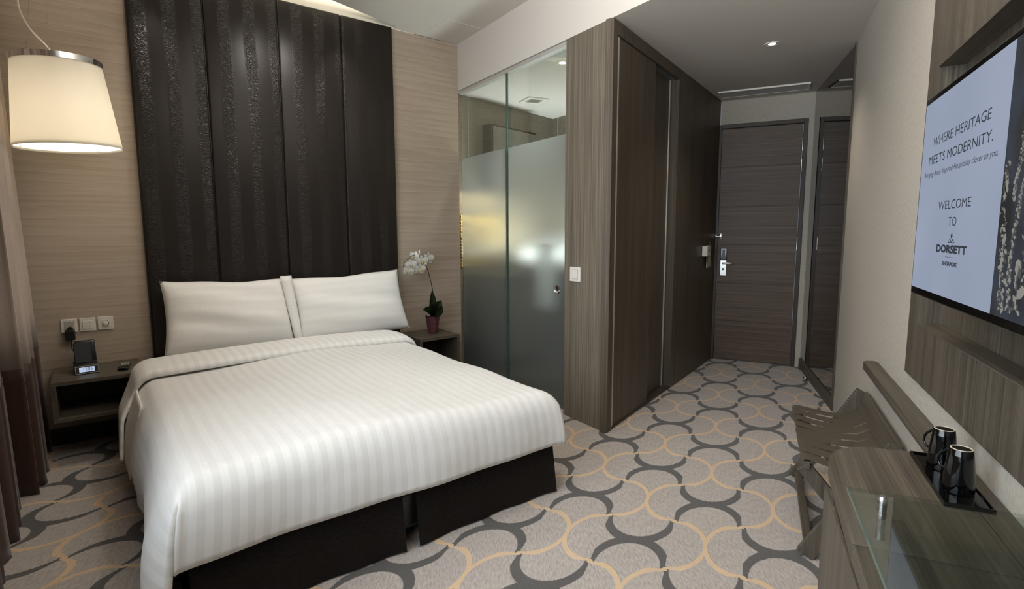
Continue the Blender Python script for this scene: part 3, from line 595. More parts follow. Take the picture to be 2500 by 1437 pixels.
def vget(i, j, part):
    k = (i, j, part)
    if k not in vv:
        p = cloth_pt(SS[i], TT[j])
        if part == 's':                               # hem of the left side droops towards the foot corner
            hang = max(0, abs(SS[i]) - SC)/(0.40); toe = max(0.0, (TT[j] - 0.2)/0.85); p.z -= 0.085*hang*toe*(SS[i] < 0)
            if SS[i] < 0 and TT[j] < -0.1: p.z += 0.05*hang
        vv[k] = top.verts.new(p)
    return vv[k]
for i in range(len(SS)-1):
    for j in range(len(TT)-1):
        sm_ = (SS[i] + SS[i+1])/2; tm_ = (TT[j] + TT[j+1])/2
        if abs(sm_) > SC and tm_ > TCN: continue
        part = 's' if abs(sm_) > SC else 'm'
        idx = ((i, j), (i+1, j), (i+1, j+1), (i, j+1)); fc_ = top.faces.new([vget(a, c, part if (abs(SS[a]) > SC + 1e-6) else 'm') for a, c in idx])
        for lp, (a, c) in zip(fc_.loops, idx): lp[uvl].uv = (SS[a], TT[c])
o = obj('duvet_cover', top, M_DUVET, duv, smooth=True, angle=180)
sm = o.modifiers.new('thick', 'SOLIDIFY'); sm.thickness = 0.020; sm.offset = -1
nS = 64
# turned back band near the pillows
rows, uvs = [], []
for j in range(13):
    g = j/12; r_, u_ = [], []
    for i in range(nS + 25):
        s_ = -(HW - R + R*pi/2 + 0.26) + (2*(HW - R + R*pi/2) + 0.26 + 0.12)*i/(nS + 24)
        x, fx = drop(s_, HW + 0.012, R); yb = 0.70 - 0.335*g + 0.012*sin(4*s_)
        hk = max(0.0, (-s_ - (HW - R + R*pi/2))/0.26); yb = yb*(1 - 0.85*hk) + 0.85*hk*(0.22 - 0.10*g); x -= 0.050*min(1, hk*2.5)
        lift = 0.020 + 0.012*sin(pi*min(1, g)) + (0.0 if g < 0.92 else -0.022)
        r_.append(Vector((x, yb, ZT - fx + lift*(1 if fx < 0.05 else 0.4) + 0.02*(1 - (x/HW)**2)*(fx < 0.03)))); u_.append((s_, 3 + g))
    rows.append(r_); uvs.append(u_)
fold = obj('turned_back_edge', cloth(rows, uvs), M_DUVET, duv, smooth=True, angle=180)
sm = fold.modifiers.new('thick', 'SOLIDIFY'); sm.thickness = 0.014; sm.offset = 1
# sheet under the pillows, its corner hanging down at the left
b = BM(); uvl = None; rows, uvs = [], []
for j in range(17):
    t_ = 1.05 - 0.62*j/16; r_, u_ = [], []
    for i in range(41):
        s_ = -(0.72 + 0.02) + 1.48*i/40; x, fx = drop(s_, 0.712, 0.06); r_.append(Vector((x, t_, 0.455 - fx + 0.006*sin(8*t_ + 5*s_)))); u_.append((s_, t_))
    rows.append(r_); uvs.append(u_)
b = cloth(rows, uvs)
rows, uvs = [], []
for j in range(21):
    g = j/20; t_ = 0.70 - 0.66*g; r_, u_ = [], []
    bot = 0.30 - 0.10*g - (0.09*g*g)
    for i in range(15):
        f = i/14; z = 0.44 - f*(0.44 - bot); r_.append(Vector((-0.775 - 0.028*sin(pi*f*0.6) - 0.018*f*sin(7*t_) - 0.03*f, t_, z))); u_.append((-f, t_))
    rows.append(r_); uvs.append(u_)
merge(b, cloth(rows, uvs)); o = obj('bed_sheet', b, M_SHEET, None, HB.m(-1.615, -1.125), smooth=True, angle=180); tag(o, 'white cotton sheet under the pillows, drooping at the left side of the bed', 'sheet')
sm = o.modifiers.new('thick', 'SOLIDIFY'); sm.thickness = 0.006

def pillow(name, label, x, y, z, wd, ht, th, lean, twist, seed):
    b = BM(); uvl = b.loops.layers.uv.new('UVMap'); n, k = 36, 22; rnd = random.Random(seed); ph = [rnd.random()*6 for _ in range(6)]
    def P(u, v, sgn):
        X = wd/2*u*(1 - 0.055*(1 - abs(v)**2)*abs(u)**3); Z = ht/2*v*(1 - (0.075 if v > 0 else -0.03)*(1 - abs(u)**2.2)*abs(v)**3)
        e = max(0.0, (1 - abs(u)**3.2)*(1 - abs(v)**2.6)); T = th/2*e**0.55
        wr = 0.010*sin(5*v + 2.4*u + ph[0])*e + 0.004*sin(13*v + 3*u + ph[1])*e + 0.006*sin(9*u + ph[2])*max(0, abs(v) - 0.6)*e
        return Vector((X, -sgn*(T + wr) - 0.02*v*v*0, Z + 0.004*sin(6*u + ph[3])))
    for sgn in (1, -1):
        V = [[b.verts.new(P(-1 + 2*i/n, -1 + 2*j/k, sgn)) for i in range(n+1)] for j in range(k+1)]
        for j in range(k):
            for i in range(n):
                f = b.faces.new((V[j][i], V[j][i+1], V[j+1][i+1], V[j+1][i]) if sgn > 0 else (V[j][i], V[j+1][i], V[j+1][i+1], V[j][i+1]))
                for lp in f.loops: lp[uvl].uv = (lp.vert.co.x, lp.vert.co.z)
    bmesh.ops.remove_doubles(b, verts=b.verts[:], dist=0.0004)
    mw = HB.m(x, y, z) @ Matrix.Rotation(radians(twist), 4, 'Y') @ Matrix.Rotation(radians(-lean), 4, 'X')
    o = obj(name, b, M_PILLOW, None, mw, smooth=True, angle=180); tag(o, label, 'pillow', 'white pillows at the headboard')
    return o
pillow('pillow', 'white pillow on the window side of the bed, leaning on the headboard', -1.85, -0.225, 0.705, 0.74, 0.45, 0.17, 20, 2.0, 3)
pillow('pillow', 'white pillow beside the orchid, leaning on the headboard', -1.075, -0.235, 0.700, 0.82, 0.46, 0.17, 20, -2.2, 9)
rows, uvs = [], []
# open hem of the second pillowcase standing between the two pillows
for j in range(12):
    g = j/11; rows.append([Vector((-0.03 - 0.045*(1-g) + 0.075*f*(1 - 0.3*g), -0.085 - 0.10*g - 0.02*sin(pi*f) - 0.03*g, 0.225 - 0.43*g)) for f in [i/6 for i in range(7)]]); uvs.append([(i*0.01, g) for i in range(7)])
_p = bpy.data.objects['pillow.001']
o = obj('pillowcase_hem', cloth(rows, uvs), M_PILLOW, _p, HB.m(-1.47, -0.115, 0.70), smooth=True, angle=180)
sm = o.modifiers.new('thick', 'SOLIDIFY'); sm.thickness = 0.006

# ------------------------------------------------------------------ bedside shelves
def nightstand(label, x0, x1, dep, z0, z1, th=0.022):
    t = thing('nightstand', label, 'nightstand', HB.m((x0+x1)/2, 0, z0), 'wall-hung bedside shelves'); h = (x1-x0)/2; H_ = z1-z0
    b = BM(); box(b, -h, h, -dep, -0.001, H_ - th, H_, 0.002); obj('top_board', b, M_WX, t)
    b = BM(); box(b, -h, h, -dep, -0.001, 0, th, 0.002); obj('bottom_board', b, M_WX, t)
    for s in (-1, 1):
        b = BM(); box(b, min(s*h, s*(h-th)), max(s*h, s*(h-th)), -dep + 0.001, -0.001, th, H_ - th); obj('side_board', b, M_WV, t)
    b = BM(); box(b, -h + th, h - th, -0.02, -0.001, th, H_ - th); obj('back_board', b, M_WX, t); return t
nightstand('open bedside shelf holding the alarm clock, beside the curtain', -2.732, -2.338, 0.40, 0.235, 0.45)
nightstand('open bedside shelf holding the orchid, beside the glass wall', -0.60, -0.245, 0.36, 0.17, 0.40)

# wall plates above the clock
def plate(name, label, x, z):
    t = thing(name, label, 'switch', HB.m(x, 0, z)); b = BM(); box(b, -0.037, 0.037, -0.009, 0, -0.039, 0.039, 0.003); obj('face_plate', b, M_PLASTIC, t); return t
t = plate('power_socket', 'white wall socket with a black adapter plugged in, nearest the curtain', -2.648, 0.685)
b = BM(); box(b, -0.022, 0.024, -0.0105, -0.008, -0.026, 0.028, 0.001); obj('socket_insert', b, M_PLASTIC2, t)
b = BM(); box(b, 0.008, 0.018, -0.015, -0.009, 0.021, 0.027, 0.001); obj('rocker', b, M_PLASTIC, t)
t = plate('light_switch', 'white switch plate with three narrow rockers, between socket and dial', -2.565, 0.684)
for k in range(3):
    b = BM(); box(b, -0.023 + k*0.0155, -0.0085 + k*0.0155, -0.013, -0.008, -0.026, 0.022, 0.001); obj('rocker', b, M_PLASTIC, t)
t = plate('dimmer_switch', 'white plate with a round dimmer dial, nearest the headboard', -2.482, 0.684)
b = BM(); box(b, -0.022, 0.024, -0.0105, -0.008, -0.024, 0.024, 0.001); obj('insert', b, M_PLASTIC, t)
b = BM(); lathe(b, [(0.0135, 0), (0.0135, 0.012), (0.011, 0.014)], 28); b.transform(Matrix.Translation((0, -0.010, 0)) @ Matrix.Rotation(radians(90), 4, 'X')); obj('dial', b, M_PLASTIC, t, smooth=True)
b = BM(); lathe(b, [(0.0155, 0), (0.0155, 0.002)], 28); b.transform(Matrix.Translation((0.001, -0.0105, -0.001)) @ Matrix.Rotation(radians(90), 4, 'X')); obj('dial_ring', b, M_BLACK, t)
t = thing('power_adapter', 'black plug adapter in the wall socket with its cord down to the clock', 'adapter', HB.m(-2.645, -0.009, 0.655))
b = BM(); box(b, -0.023, 0.021, -0.045, -0.001, -0.047, 0.010, 0.004); obj('body', b, M_BLACK, t)
b = BM(); lathe(b, [(0.014, 0), (0.014, 0.02)], 20); b.transform(Matrix.Translation((0, -0.001, 0.012)) @ Matrix.Rotation(radians(90), 4, 'X')); obj('plug', b, M_BLACK, t, smooth=True)
b = BM(); tube(b, curve_pts([(0.0, -0.025, -0.047), (0.0, -0.025, -0.075), (0.002, -0.035, -0.10), (0.02, -0.05, -0.13), (0.03, -0.08, -0.15)], 8), 0.003, 8); obj('cord', b, M_CABLE, t, smooth=True)

# clock radio with dock
t = thing('alarm_clock', 'black clock radio with lit display and glossy dock on the bedside shelf', 'clock', HB.m(-2.588, -0.19, 0.45, 4))
b = BM(); prof(b, [(-0.085, 0), (0.05, 0), (0.05, 0.052), (-0.060, 0.052), (-0.078, 0.045)], -0.052, 0.052, 0.004); obj('body', b, M_BLACK, t, smooth=True, angle=30)
b = BM(); prof(b, [(-0.0895, 0.004), (-0.083, 0.004), (-0.077, 0.044), (-0.083, 0.044)], -0.050, 0.050, 0.001); fc = obj('face', b, M_GLOSS, t)
fm = Matrix.Translation((0, -0.0887, 0.0095)) @ Matrix.Rotation(radians(-9.5), 4, 'X')
b = BM(); box(b, -0.033, 0.033, -0.0012, 0.001, 0.0035, 0.0285); b.transform(fm); dsp = obj('display', b, M_LCD, t)
b = BM()
for k in range(2): box(b, -0.050 + k*0.098, -0.048 + k*0.098, -0.002, 0.001, -0.004, 0.034)
for z in (-0.005, 0.033): box(b, -0.050, 0.050, -0.002, 0.001, z, z + 0.0022)
b.transform(fm); obj('silver_rim', b, M_SILVER, t)
SEG = {'0': 'abcdef', '1': 'bc', '5': 'acdfg', '7': 'abc'}
b = BM()
for n_, ch in enumerate('1705'):
    x0 = -0.022 + n_*0.0135; wd_, z0, h_ = 0.0085, 0.010, 0.0155; th = 0.0016
    S_ = {'a': (0, wd_, h_ - th, h_), 'g': (0, wd_, h_/2 - th/2, h_/2 + th/2), 'd': (0, wd_, 0, th), 'f': (0, th, h_/2, h_), 'e': (0, th, 0, h_/2), 'b': (wd_ - th, wd_, h_/2, h_), 'c': (wd_ - th, wd_, 0, h_/2)}
    for s_ in SEG[ch]:
        a0, a1, c0, c1 = S_[s_]; box(b, x0 + a0, x0 + a1, -0.0018, -0.0010, z0 + c0, z0 + c1)
b.transform(fm); obj('digits', b, M_LCDINK, dsp)
b = BM(); prof(b, [(0.0, 0.05), (0.05, 0.05), (0.058, 0.165), (0.03, 0.168), (0.012, 0.165)], -0.040, 0.052, 0.006); obj('speaker_tower', b, M_BLACK, t, smooth=True, angle=30)
b = BM(); box(b, -0.046, 0.032, -0.004, 0.004, 0, 0.112, 0.003); b.transform(Matrix.Translation((0, -0.016, 0.050)) @ Matrix.Rotation(radians(-9), 4, 'X')); dk_ = obj('dock_screen', b, M_GLOSS, t)
b = BM(); tube(b, curve_pts([(0.036, 0.002, 0.055), (0.047, 0.004, 0.06), (0.050, 0.014, 0.15), (0.040, 0.014, 0.163), (0.034, 0.012, 0.163)], 6), 0.0015, 6); obj('chrome_line', b, M_SILVER, t, smooth=True)
# remote control
t = thing('remote_control', 'black remote control lying on the bedside shelf beside the bed', 'remote', HB.m(-2.415, -0.235, 0.45, -8))
b = BM(); prof(b, [(-0.085, 0), (0.085, 0), (0.085, 0.012), (-0.060, 0.024), (-0.082, 0.018)], -0.024, 0.024, 0.004); obj('body', b, M_GLOSS, t, smooth=True, angle=30)
for r_ in range(4):
    for c_ in range(3):
        b = BM(); y_ = 0.06 - r_*0.018; x_ = -0.013 + c_*0.013; zz = 0.012 + (0.085 - y_)*0.0828; box(b, x_ - 0.0042, x_ + 0.0042, y_ - 0.005, y_ + 0.005, zz - 0.002, zz + 0.0022, 0.001); obj('button', b, M_PLASTIC2, t)

# ------------------------------------------------------------------ orchid
px, py, pz = -0.385, -0.175, 0.40
orc = thing('potted_orchid', 'white moth orchid in a plum pot on the bedside shelf', 'plant', HB.m(px, py, pz))
b = BM(); n = 8; rings = []
for r_, z_, dip in ((0.034, 0.0, 0), (0.037, 0.02, 0), (0.047, 0.105, 0), (0.0525, 0.142, 0.02), (0.049, 0.138, 0.02), (0.043, 0.10, 0)):
    ring = []
    for k in range(40):
        a = 2*pi*k/40; sq = 1/max(abs(cos(a)), abs(sin(a)))**0.45; ring.append(b.verts.new((r_*sq*cos(a), r_*sq*sin(a), z_ - dip*max(0, cos(4*(a + pi/4))*-1)**1*0.7)))
    rings.append(ring)
for a_, c_ in zip(rings, rings[1:]):
    for k in range(40): b.faces.new((a_[k], a_[(k+1) % 40], c_[(k+1) % 40], c_[k]))
b.faces.new(rings[0][::-1]); pot = obj('pot', b, M_POT, orc, smooth=True, angle=50)
for z_ in (0.025, 0.06, 0.10):
    b = BM(); bmesh.ops.create_uvsphere(b, u_segments=10, v_segments=6, radius=0.0028, matrix=Matrix.Translation((-0.012, -0.0405 - z_*0.1, z_))); obj('stud', b, M_PLASTIC, pot, smooth=True)
b = BM(); lathe(b, [(0.046, 0.10), (0.046, 0.128), (0.02, 0.136), (0.0001, 0.134)], 24); obj('soil', b, M_SOIL, orc, smooth=True)
def leaf(p0, p1, p2, wd_, up):
    b = BM(); pts_ = []
    for k in range(15):
        t_ = k/14; pts_.append((Vector(p0)*(1-t_)**2 + Vector(p1)*2*t_*(1-t_) + Vector(p2)*t_*t_, t_))
    rows_ = []
    for i, (p, t_) in enumerate(pts_):
        d = (pts_[min(i+1, 14)][0] - pts_[max(i-1, 0)][0]).normalized(); s = d.cross(Vector(up)).normalized(); nn = s.cross(d); w_ = 1.3*wd_*(sin(pi*min(0.98, 0.12 + t_*0.88))**0.7)
        rows_.append([b.verts.new(p + s*w_*e + nn*(abs(e)*w_*0.45)) for e in (-1, -0.5, 0, 0.5, 1)])
    for r0, r1 in zip(rows_, rows_[1:]):
        for i in range(4): b.faces.new((r0[i], r0[i+1], r1[i+1], r1[i]))
    bmesh.ops.solidify(b, geom=b.faces[:], thickness=0.002); return b
for p0, p1, p2, wd_, up in (((0, 0, .13), (-.02, -.03, .25), (-.02, -.035, .345), .026, (0, -1, 0)), ((0, 0, .13), (-.05, -.05, .20), (-.12, -.07, .205), .030, (0, -1, .5)), ((0, 0, .13), (.03, -.03, .22), (.055, -.05, .265), .030, (-.2, -1, .4)),
                           ((0, 0, .13), (-.03, -.07, .22), (-.055, -.09, .235), .034, (0, -1, .4)), ((0, 0, .13), (.02, .02, .24), (.045, .03, .26), .024, (0, -1, 0.3)), ((0, 0, .13), (.03, -.05, .20), (.02, -.09, .225), .034, (0, -1, .5))):
    obj('leaf', leaf(p0, p1, p2, wd_, up), M_LEAF, orc, smooth=True, angle=60)
sp_ = curve_pts([(0.005, 0, .13), (0.012, 0.0, .30), (-0.02, -0.01, .44), (-0.065, -0.02, .565), (-0.10, -0.02, .615), (-0.17, -0.03, .635), (-0.25, -0.04, .59), (-0.27, -0.045, .55)], 10)
b = BM(); tube(b, sp_, 0.0038, 8, 0.002); obj('stem', b, M_STEM, orc, smooth=True)
def petal(b, ang, ln, wd_, cup, k=0):
    R_ = Matrix.Rotation(ang, 4, 'Y'); n_ = 7; rows_ = []
    for i in range(n_):
        t_ = i/(n_-1); hw = wd_*sin(pi*(0.08 + 0.90*t_))**0.75
        rows_.append([b.verts.new(R_ @ Vector((hw*e, -cup*(t_*t_) + 0.006*abs(e) - 0.002*k, ln*t_))) for e in (-1, -0.5, 0, 0.5, 1)])
    for r0, r1 in zip(rows_, rows_[1:]):
        for i in range(4): b.faces.new((r0[i], r0[i+1], r1[i+1], r1[i]))
def flower(x, y, z, sc, yaw, pit, roll_):
    mw = orc.matrix_world @ Matrix.Translation((x, y, z)) @ Matrix.Rotation(radians(yaw), 4, 'Z') @ Matrix.Rotation(radians(pit), 4, 'X') @ Matrix.Rotation(radians(roll_), 4, 'Y') @ Matrix.Scale(sc, 4)
    b = BM()
    for a in (0, 125, -125): petal(b, radians(a), 0.042, 0.017, 0.004)
    for a in (72, -72): petal(b, radians(a), 0.046, 0.029, 0.008, 2)
    bmesh.ops.solidify(b, geom=b.faces[:], thickness=0.0012); f = obj('flower', b, M_PETAL, orc, mw, smooth=True, angle=180)
    b = BM(); bmesh.ops.create_uvsphere(b, u_segments=10, v_segments=8, radius=0.008, matrix=Matrix.Translation((0, -0.010, -0.004)) @ Matrix.Diagonal((0.8, 1.0, 1.3, 1))); obj('lip', b, M_LIP, f, smooth=True)
for a in ((-.055, -.045, .605, 1.25, 10, 5, 8), (-.115, -.055, .585, 1.25, -8, 6, -6), (-.145, -.075, .525, 1.2, 4, 10, 4), (-.205, -.05, .56, 1.1, -22, 4, -10), (-.235, -.06, .515, 1.05, -12, 14, 10), (-.165, -.03, .625, 0.95, -50, -10, 20), (-.19, -.055, .50, 0.7, 0, 25, 0)): flower(*a)
for (x, y, z) in ((-.125, -.035, .655), (-.155, -.04, .648)):
    b = BM(); bmesh.ops.create_uvsphere(b, u_segments=10, v_segments=8, radius=0.009, matrix=Matrix.Translation((x, y, z)) @ Matrix.Diagonal((0.7, 0.7, 1.9, 1))); obj('bud', b, M_PETAL, orc, smooth=True)

# ------------------------------------------------------------------ pendant lamp
lx, ly = -2.572, -0.38; z0, z1 = 1.635, 2.035; r0, r1 = 0.220, 0.180
pd = thing('pendant_lamp', 'large cream drum pendant lamp with chrome rim hanging beside the headboard', 'lamp', HB.m(lx, ly, 0) @ Matrix.Translation((0, 0, 0)))
tl = Matrix.Translation((0, 0, 1.85)) @ Matrix.Rotation(radians(-2.5), 4, 'Y') @ Matrix.Translation((0, 0, -1.85))
def PB(b): b.transform(tl); return b
b = BM(); lathe(b, [(r0, z0), (r0*0.999, z0 + 0.004), (r1, z1), (r1 - 0.003, z1), (r0 - 0.004, z0 + 0.002), (r0, z0)], 72, cap=False); obj('lamp_shade', PB(b), M_SHADE, pd, smooth=True)
b = BM(); lathe(b, [(r1 - 0.004, z1 - 0.001), (r1 + 0.004, z1 - 0.001), (r1 + 0.0035, z1 + 0.026), (r1 - 0.003, z1 + 0.026), (r1 - 0.004, z1 - 0.001)], 72, cap=False); obj('chrome_rim', PB(b), M_CHROME, pd, smooth=True, angle=30)
b = BM(); lathe(b, [(0.0001, z0 + 0.010), (r0 - 0.008, z0 + 0.010), (r0 - 0.008, z0 + 0.013), (0.0001, z0 + 0.013)], 72); obj('diffuser', PB(b), M_DIFF, pd)
for k in range(3):
    a = 2*pi*k/3 - 1.2; b = BM(); bmesh.ops.create_uvsphere(b, u_segments=10, v_segments=6, radius=0.005, matrix=Matrix.Translation(((r0 - 0.03)*cos(a), (r0 - 0.03)*sin(a), z0 + 0.009))); obj('screw', PB(b), M_SILVER, pd, smooth=True)
for k in range(3):
    a = 2*pi*k/3 + 0.35; b = BM(); tube(b, [(r1*0.97*cos(a), r1*0.97*sin(a), z1 + 0.02), (0.05*cos(a), 0.05*sin(a), HC)], 0.0009, 6); obj('suspension_wire', b, M_SILVER, pd)
b = BM(); tube(b, curve_pts([(-0.015, 0, z1 - 0.02), (-0.03, -0.005, z1 + 0.07), (-0.10, -0.01, z1 + 0.16), (-0.13, -0.01, z1 + 0.27), (-0.09, -0.01, z1 + 0.40), (-0.02, 0, HC - 0.12), (0, 0, HC)], 10), 0.0035, 8); obj('power_cord', b, M_PLASTIC, pd, smooth=True)
b = BM(); lathe(b, [(0.065, HC - 0.03), (0.065, HC - 0.001)], 32); obj('ceiling_rose', b, M_CHROME, pd, smooth=True)

# ------------------------------------------------------------------ curtains
def curtain(label, y0, y1, xb, folds, amp, hem_z, seed):
    t = thing('curtain', label, 'curtain', HB.m(0, 0, 0), 'two-tone curtains at the window')
    rnd = random.Random(seed); ph = rnd.random()*6; n = folds*12
    def P(g, z):
        y = y0 + (y1 - y0)*g; fl = 1 + 0.5*(1 - z/2.7)
        return Vector((xb + amp*fl*sin(2*pi*folds*g + ph) + 0.3*amp*sin(2*pi*folds*2.3*g + 1.3 + 0.4*z) + 0.03*(1 - z/2.7), y + 0.012*sin(2*pi*folds*g*1.5 + 2*z), z))
    for nm, za, zb, m_ in (('upper_cloth', hem_z, HC - 0.01, M_CURT), ('lower_band', 0.004, hem_z, M_CURTB)):
        b = BM(); V = [[b.verts.new(P(i/n, za + (zb - za)*j/10)) for i in range(n+1)] for j in range(11)]
        for j in range(10):
            for i in range(n): b.faces.new((V[j][i], V[j][i+1], V[j+1][i+1], V[j+1][i]))
        o = obj(nm, b, m_, t, smooth=True, angle=180); sm = o.modifiers.new('thick', 'SOLIDIFY'); sm.thickness = 0.004
        if nm == 'lower_band': o['label'] = 'dark brown lower band'
curtain('grey curtain with brown lower band hanging against the veneer wall', -0.10, -0.72, -2.86, 4, 0.035, 0.60, 1)
curtain('grey curtain with brown lower band at the picture edge, nearer the camera', -0.75, -1.85, -2.93, 7, 0.045, 0.60, 5)

# ------------------------------------------------------------------ glass wall of the bathroom
gp = thing('glass_partition', 'fixed glass panel of the bathroom beside the bed wall, lower part frosted', 'glass panel', GL.m())
b = BM(); box(b, 0.004, 0.715, 0.020, 0.030, 1.832, HB_ - 0.002); obj('clear_pane', b, M_GLASS, gp)
b = BM(); box(b, 0.004, 0.715, 0.020, 0.030, 0.02, 1.831); obj('frosted_pane', b, M_FROST, gp)
b = BM(); box(b, 0.7155, 0.722, 0.019, 0.031, 0.02, HB_ - 0.002); obj('glass_edge', b, M_GEDGE, gp)
gd = thing('glass_sliding_door', 'sliding glass bathroom door beside the wardrobe, lower part frosted', 'glass door', GL.m())
b = BM(); box(b, 0.69, 1.43, 0.036, 0.046, 1.832, HB_ - 0.03); obj('clear_pane', b, M_GLASS, gd)
b = BM(); box(b, 0.69, 1.43, 0.036, 0.046, 0.015, 1.831); obj('frosted_pane', b, M_FROST, gd)
b = BM(); box(b, 0.684, 0.690, 0.035, 0.047, 0.015, HB_ - 0.03); obj('glass_edge', b, M_GEDGE, gd)
b = BM(); lathe(b, [(0.031, 0), (0.031, 0.006), (0.026, 0.009), (0.022, 0.004), (0.0001, 0.003)], 32); b.transform(Matrix.Translation((1.315, 0.036, 0.826)) @ Matrix.Rotation(radians(90), 4, 'X')); fp = obj('finger_pull', b, M_CHROME, gd, smooth=True, angle=30)
b = BM(); lathe(b, [(0.016, 0), (0.016, 0.004)], 24); b.transform(Matrix.Translation((1.315, 0.034, 0.832)) @ Matrix.Rotation(radians(90), 4, 'X')); obj('pull_recess', b, M_BLACK, fp)
b = BM(); box(b, 0.0, 1.44, 0.012, 0.058, HB_ - 0.028, HB_ - 0.001, 0.001); struct('trim_3', b, M_ALU, GL.m())
b = BM(); box(b, 0.0, 1.44, 0.012, 0.058, 0.0, 0.013, 0.001); struct('trim_4', b, M_ALU, GL.m())

# bathroom fittings behind the glass
t = thing('mirror_cabinet', 'mirrored bathroom cabinet high on the wall, seen through the clear glass', 'cabinet', BW.m(0, 0, 0))
b = BM(); box(b, 0.34, 0.98, -0.11, -0.001, 1.60, 2.17, 0.002); obj('cabinet_body', b, M_DFR, t)
b = BM(); box(b, 0.36, 0.97, -0.118, -0.111, 1.62, 2.15, 0.001); obj('mirror_door', b, M_BMIR, t)
t = thing('vanity', 'dark bathroom vanity blurred behind the frosted glass', 'vanity', BW.m(0, 0, 0))
b = BM(); box(b, 0.12, 1.26, -0.48, -0.002, 0.12, 0.80, 0.004); obj('vanity_body', b, M_DFR, t)
b = BM(); box(b, 0.10, 1.27, -0.50, -0.002, 0.80, 0.84, 0.003); obj('counter_top', b, M_BFLOOR, t)
b = BM(); lathe(b, [(0.10, 0.842), (0.18, 0.86), (0.21, 0.96), (0.20, 0.96), (0.15, 0.87), (0.0001, 0.86)], 36, 0.75, -0.26); obj('basin', b, M_PORC, t, smooth=True)
b = BM(); box(b, 0.52, 0.74, 0.44, 0.465, 0.58, 1.08, 0.01); o = obj('frost_glow_slab', b, M_SHEET, None, GL.m()); tag(o, 'white slab added for the glow behind the frosted sliding door', 'light reflector')  # added slab, only there to glow through the frosted door
b = BM(); box(b, 0.05, 0.62, -0.012, -0.001, 0.90, 1.36); o = obj('mosaic_panel', b, M_MOSAIC, None, BW.m()); tag(o, 'gold mosaic splashback glowing behind the frosted glass', 'tile panel')
b = BM(); box(b, 0.40, 1.45, 0.452, 0.462, 1.35, 2.05); o = obj('mosaic_panel', b, M_MOSAIC, None, WD.m()); tag(o, 'gold mosaic wall seen only as a reflection in the bathroom cabinet', 'tile panel')

# ------------------------------------------------------------------ wardrobe
wd = thing('wardrobe', 'built-in dark wood wardrobe with two sliding doors along the corridor', 'wardrobe', WD.m())
def wl(q): v = WD.m().inverted() @ q; return (v.x, v.y)
b = BM(); prism(b, [wl(GL.w(1.432, 0.0)), wl(GL.w(1.8455, 0.0)), (0.030, 0.036), wl(GL.w(1.432, 0.034))], 0, HB_ - 0.001, 0.001); obj('side_panel', b, M_SIDE_LIT, wd)
b = BM(); box(b, 0.0, 0.066, 0.002, 0.05, 0.0, HB_ - 0.001, 0.001); obj('corner_post', b, M_WARD, wd)
b = BM(); box(b, 0.066, 1.212, 0.002, 0.03, 2.312, HB_ - 0.001, 0.001); obj('fascia', b, M_WARD, wd)
b = BM(); box(b, 0.066, 1.19, 0.004, 0.10, 0.0, 0.014, 0.002); obj('floor_track', b, M_DFR, wd)
d1 = None
for x0, x1, y0, sx in ((0.070, 0.690, 0.012, 0.074), (0.640, 1.150, 0.066, 1.118)):
    b = BM(); box(b, x0, x1, y0, y0 + 0.022, 0.016, 2.31, 0.001); d1 = obj('sliding_door', b, M_WARD, wd)
    b = BM(); box(b, sx, sx + 0.020, y0 - 0.007, y0 + 0.001, 0.016, 2.308, 0.003); obj('handle_strip', b, M_ALU, d1, smooth=True)
b = BM(); box(b, 1.150, 1.212, 0.002, 0.09, 0.0, 2.312, 0.001); obj('jamb', b, M_WV, wd)
b = BM(); box(b, 1.2145, 2.327, 0.002, 0.03, 0.0, HB_ - 0.001, 0.001); obj('end_panel', b, M_WARD, wd)
b = BM(); box(b, 0.27, 1.60, 0.44, 0.45, 0.0, HB_ - 0.001); obj('back_panel', b, M_TILE, wd)
b = BM(); box(b, 1.90, 2.03, -0.0, 0.0015, 1.0, 1.08)
# switch on the wardrobe side
t = thing('light_switch', 'single white switch on the lit side of the wardrobe', 'switch', GL.m(1.545, 0, 0.945))
b = BM(); box(b, -0.050, 0.050, -0.009, -0.0005, -0.046, 0.046, 0.003); obj('face_plate', b, M_PLASTIC, t)
b = BM(); box(b, -0.030, 0.030, -0.012, -0.008, -0.030, 0.030, 0.0015); obj('rocker', b, M_PLASTIC2, t)
b = BM(); box(b, -0.0285, 0.0285, -0.0128, -0.011, -0.0285, 0.0285, 0.0015); obj('rocker_cap', b, M_PLASTIC, t)
# key card holder and door hanger
t = thing('key_card_holder', 'white key card switch with a green card on the wardrobe end panel', 'switch', WD.m(1.93, 0, 1.04))
b = BM(); box(b, -0.045, 0.055, -0.045, 0.001, -0.045, 0.045, 0.005); obj('switch_body', b, M_PLASTIC, t)
b = BM(); box(b, 0.07, 0.10, -0.034, -0.030, 0.02, 0.085, 0.001); o = obj('key_card', b, M_GREEN, t); o['label'] = 'dark green key card'
b = BM(); lathe(b, [(0.014, 0), (0.014, 0.002)], 20); b.transform(Matrix.Translation((0.004, -0.044, 0.005)) @ Matrix.Rotation(radians(90), 4, 'X')); obj('sensor_window', b, M_BLACK, t)
t = thing('door_hanger', 'cream door hanger hung on the key card switch', 'door hanger', WD.m(2.033, -0.012, 0.93))
b = BM(); box(b, -0.045, 0.012, -0.006, 0.0, -0.04, 0.16, 0.001); obj('front_tag', b, M_CARD, t)
b = BM(); box(b, 0.014, 0.07, -0.008, -0.003, -0.03, 0.165, 0.001); obj('back_tag', b, M_CARD, t)
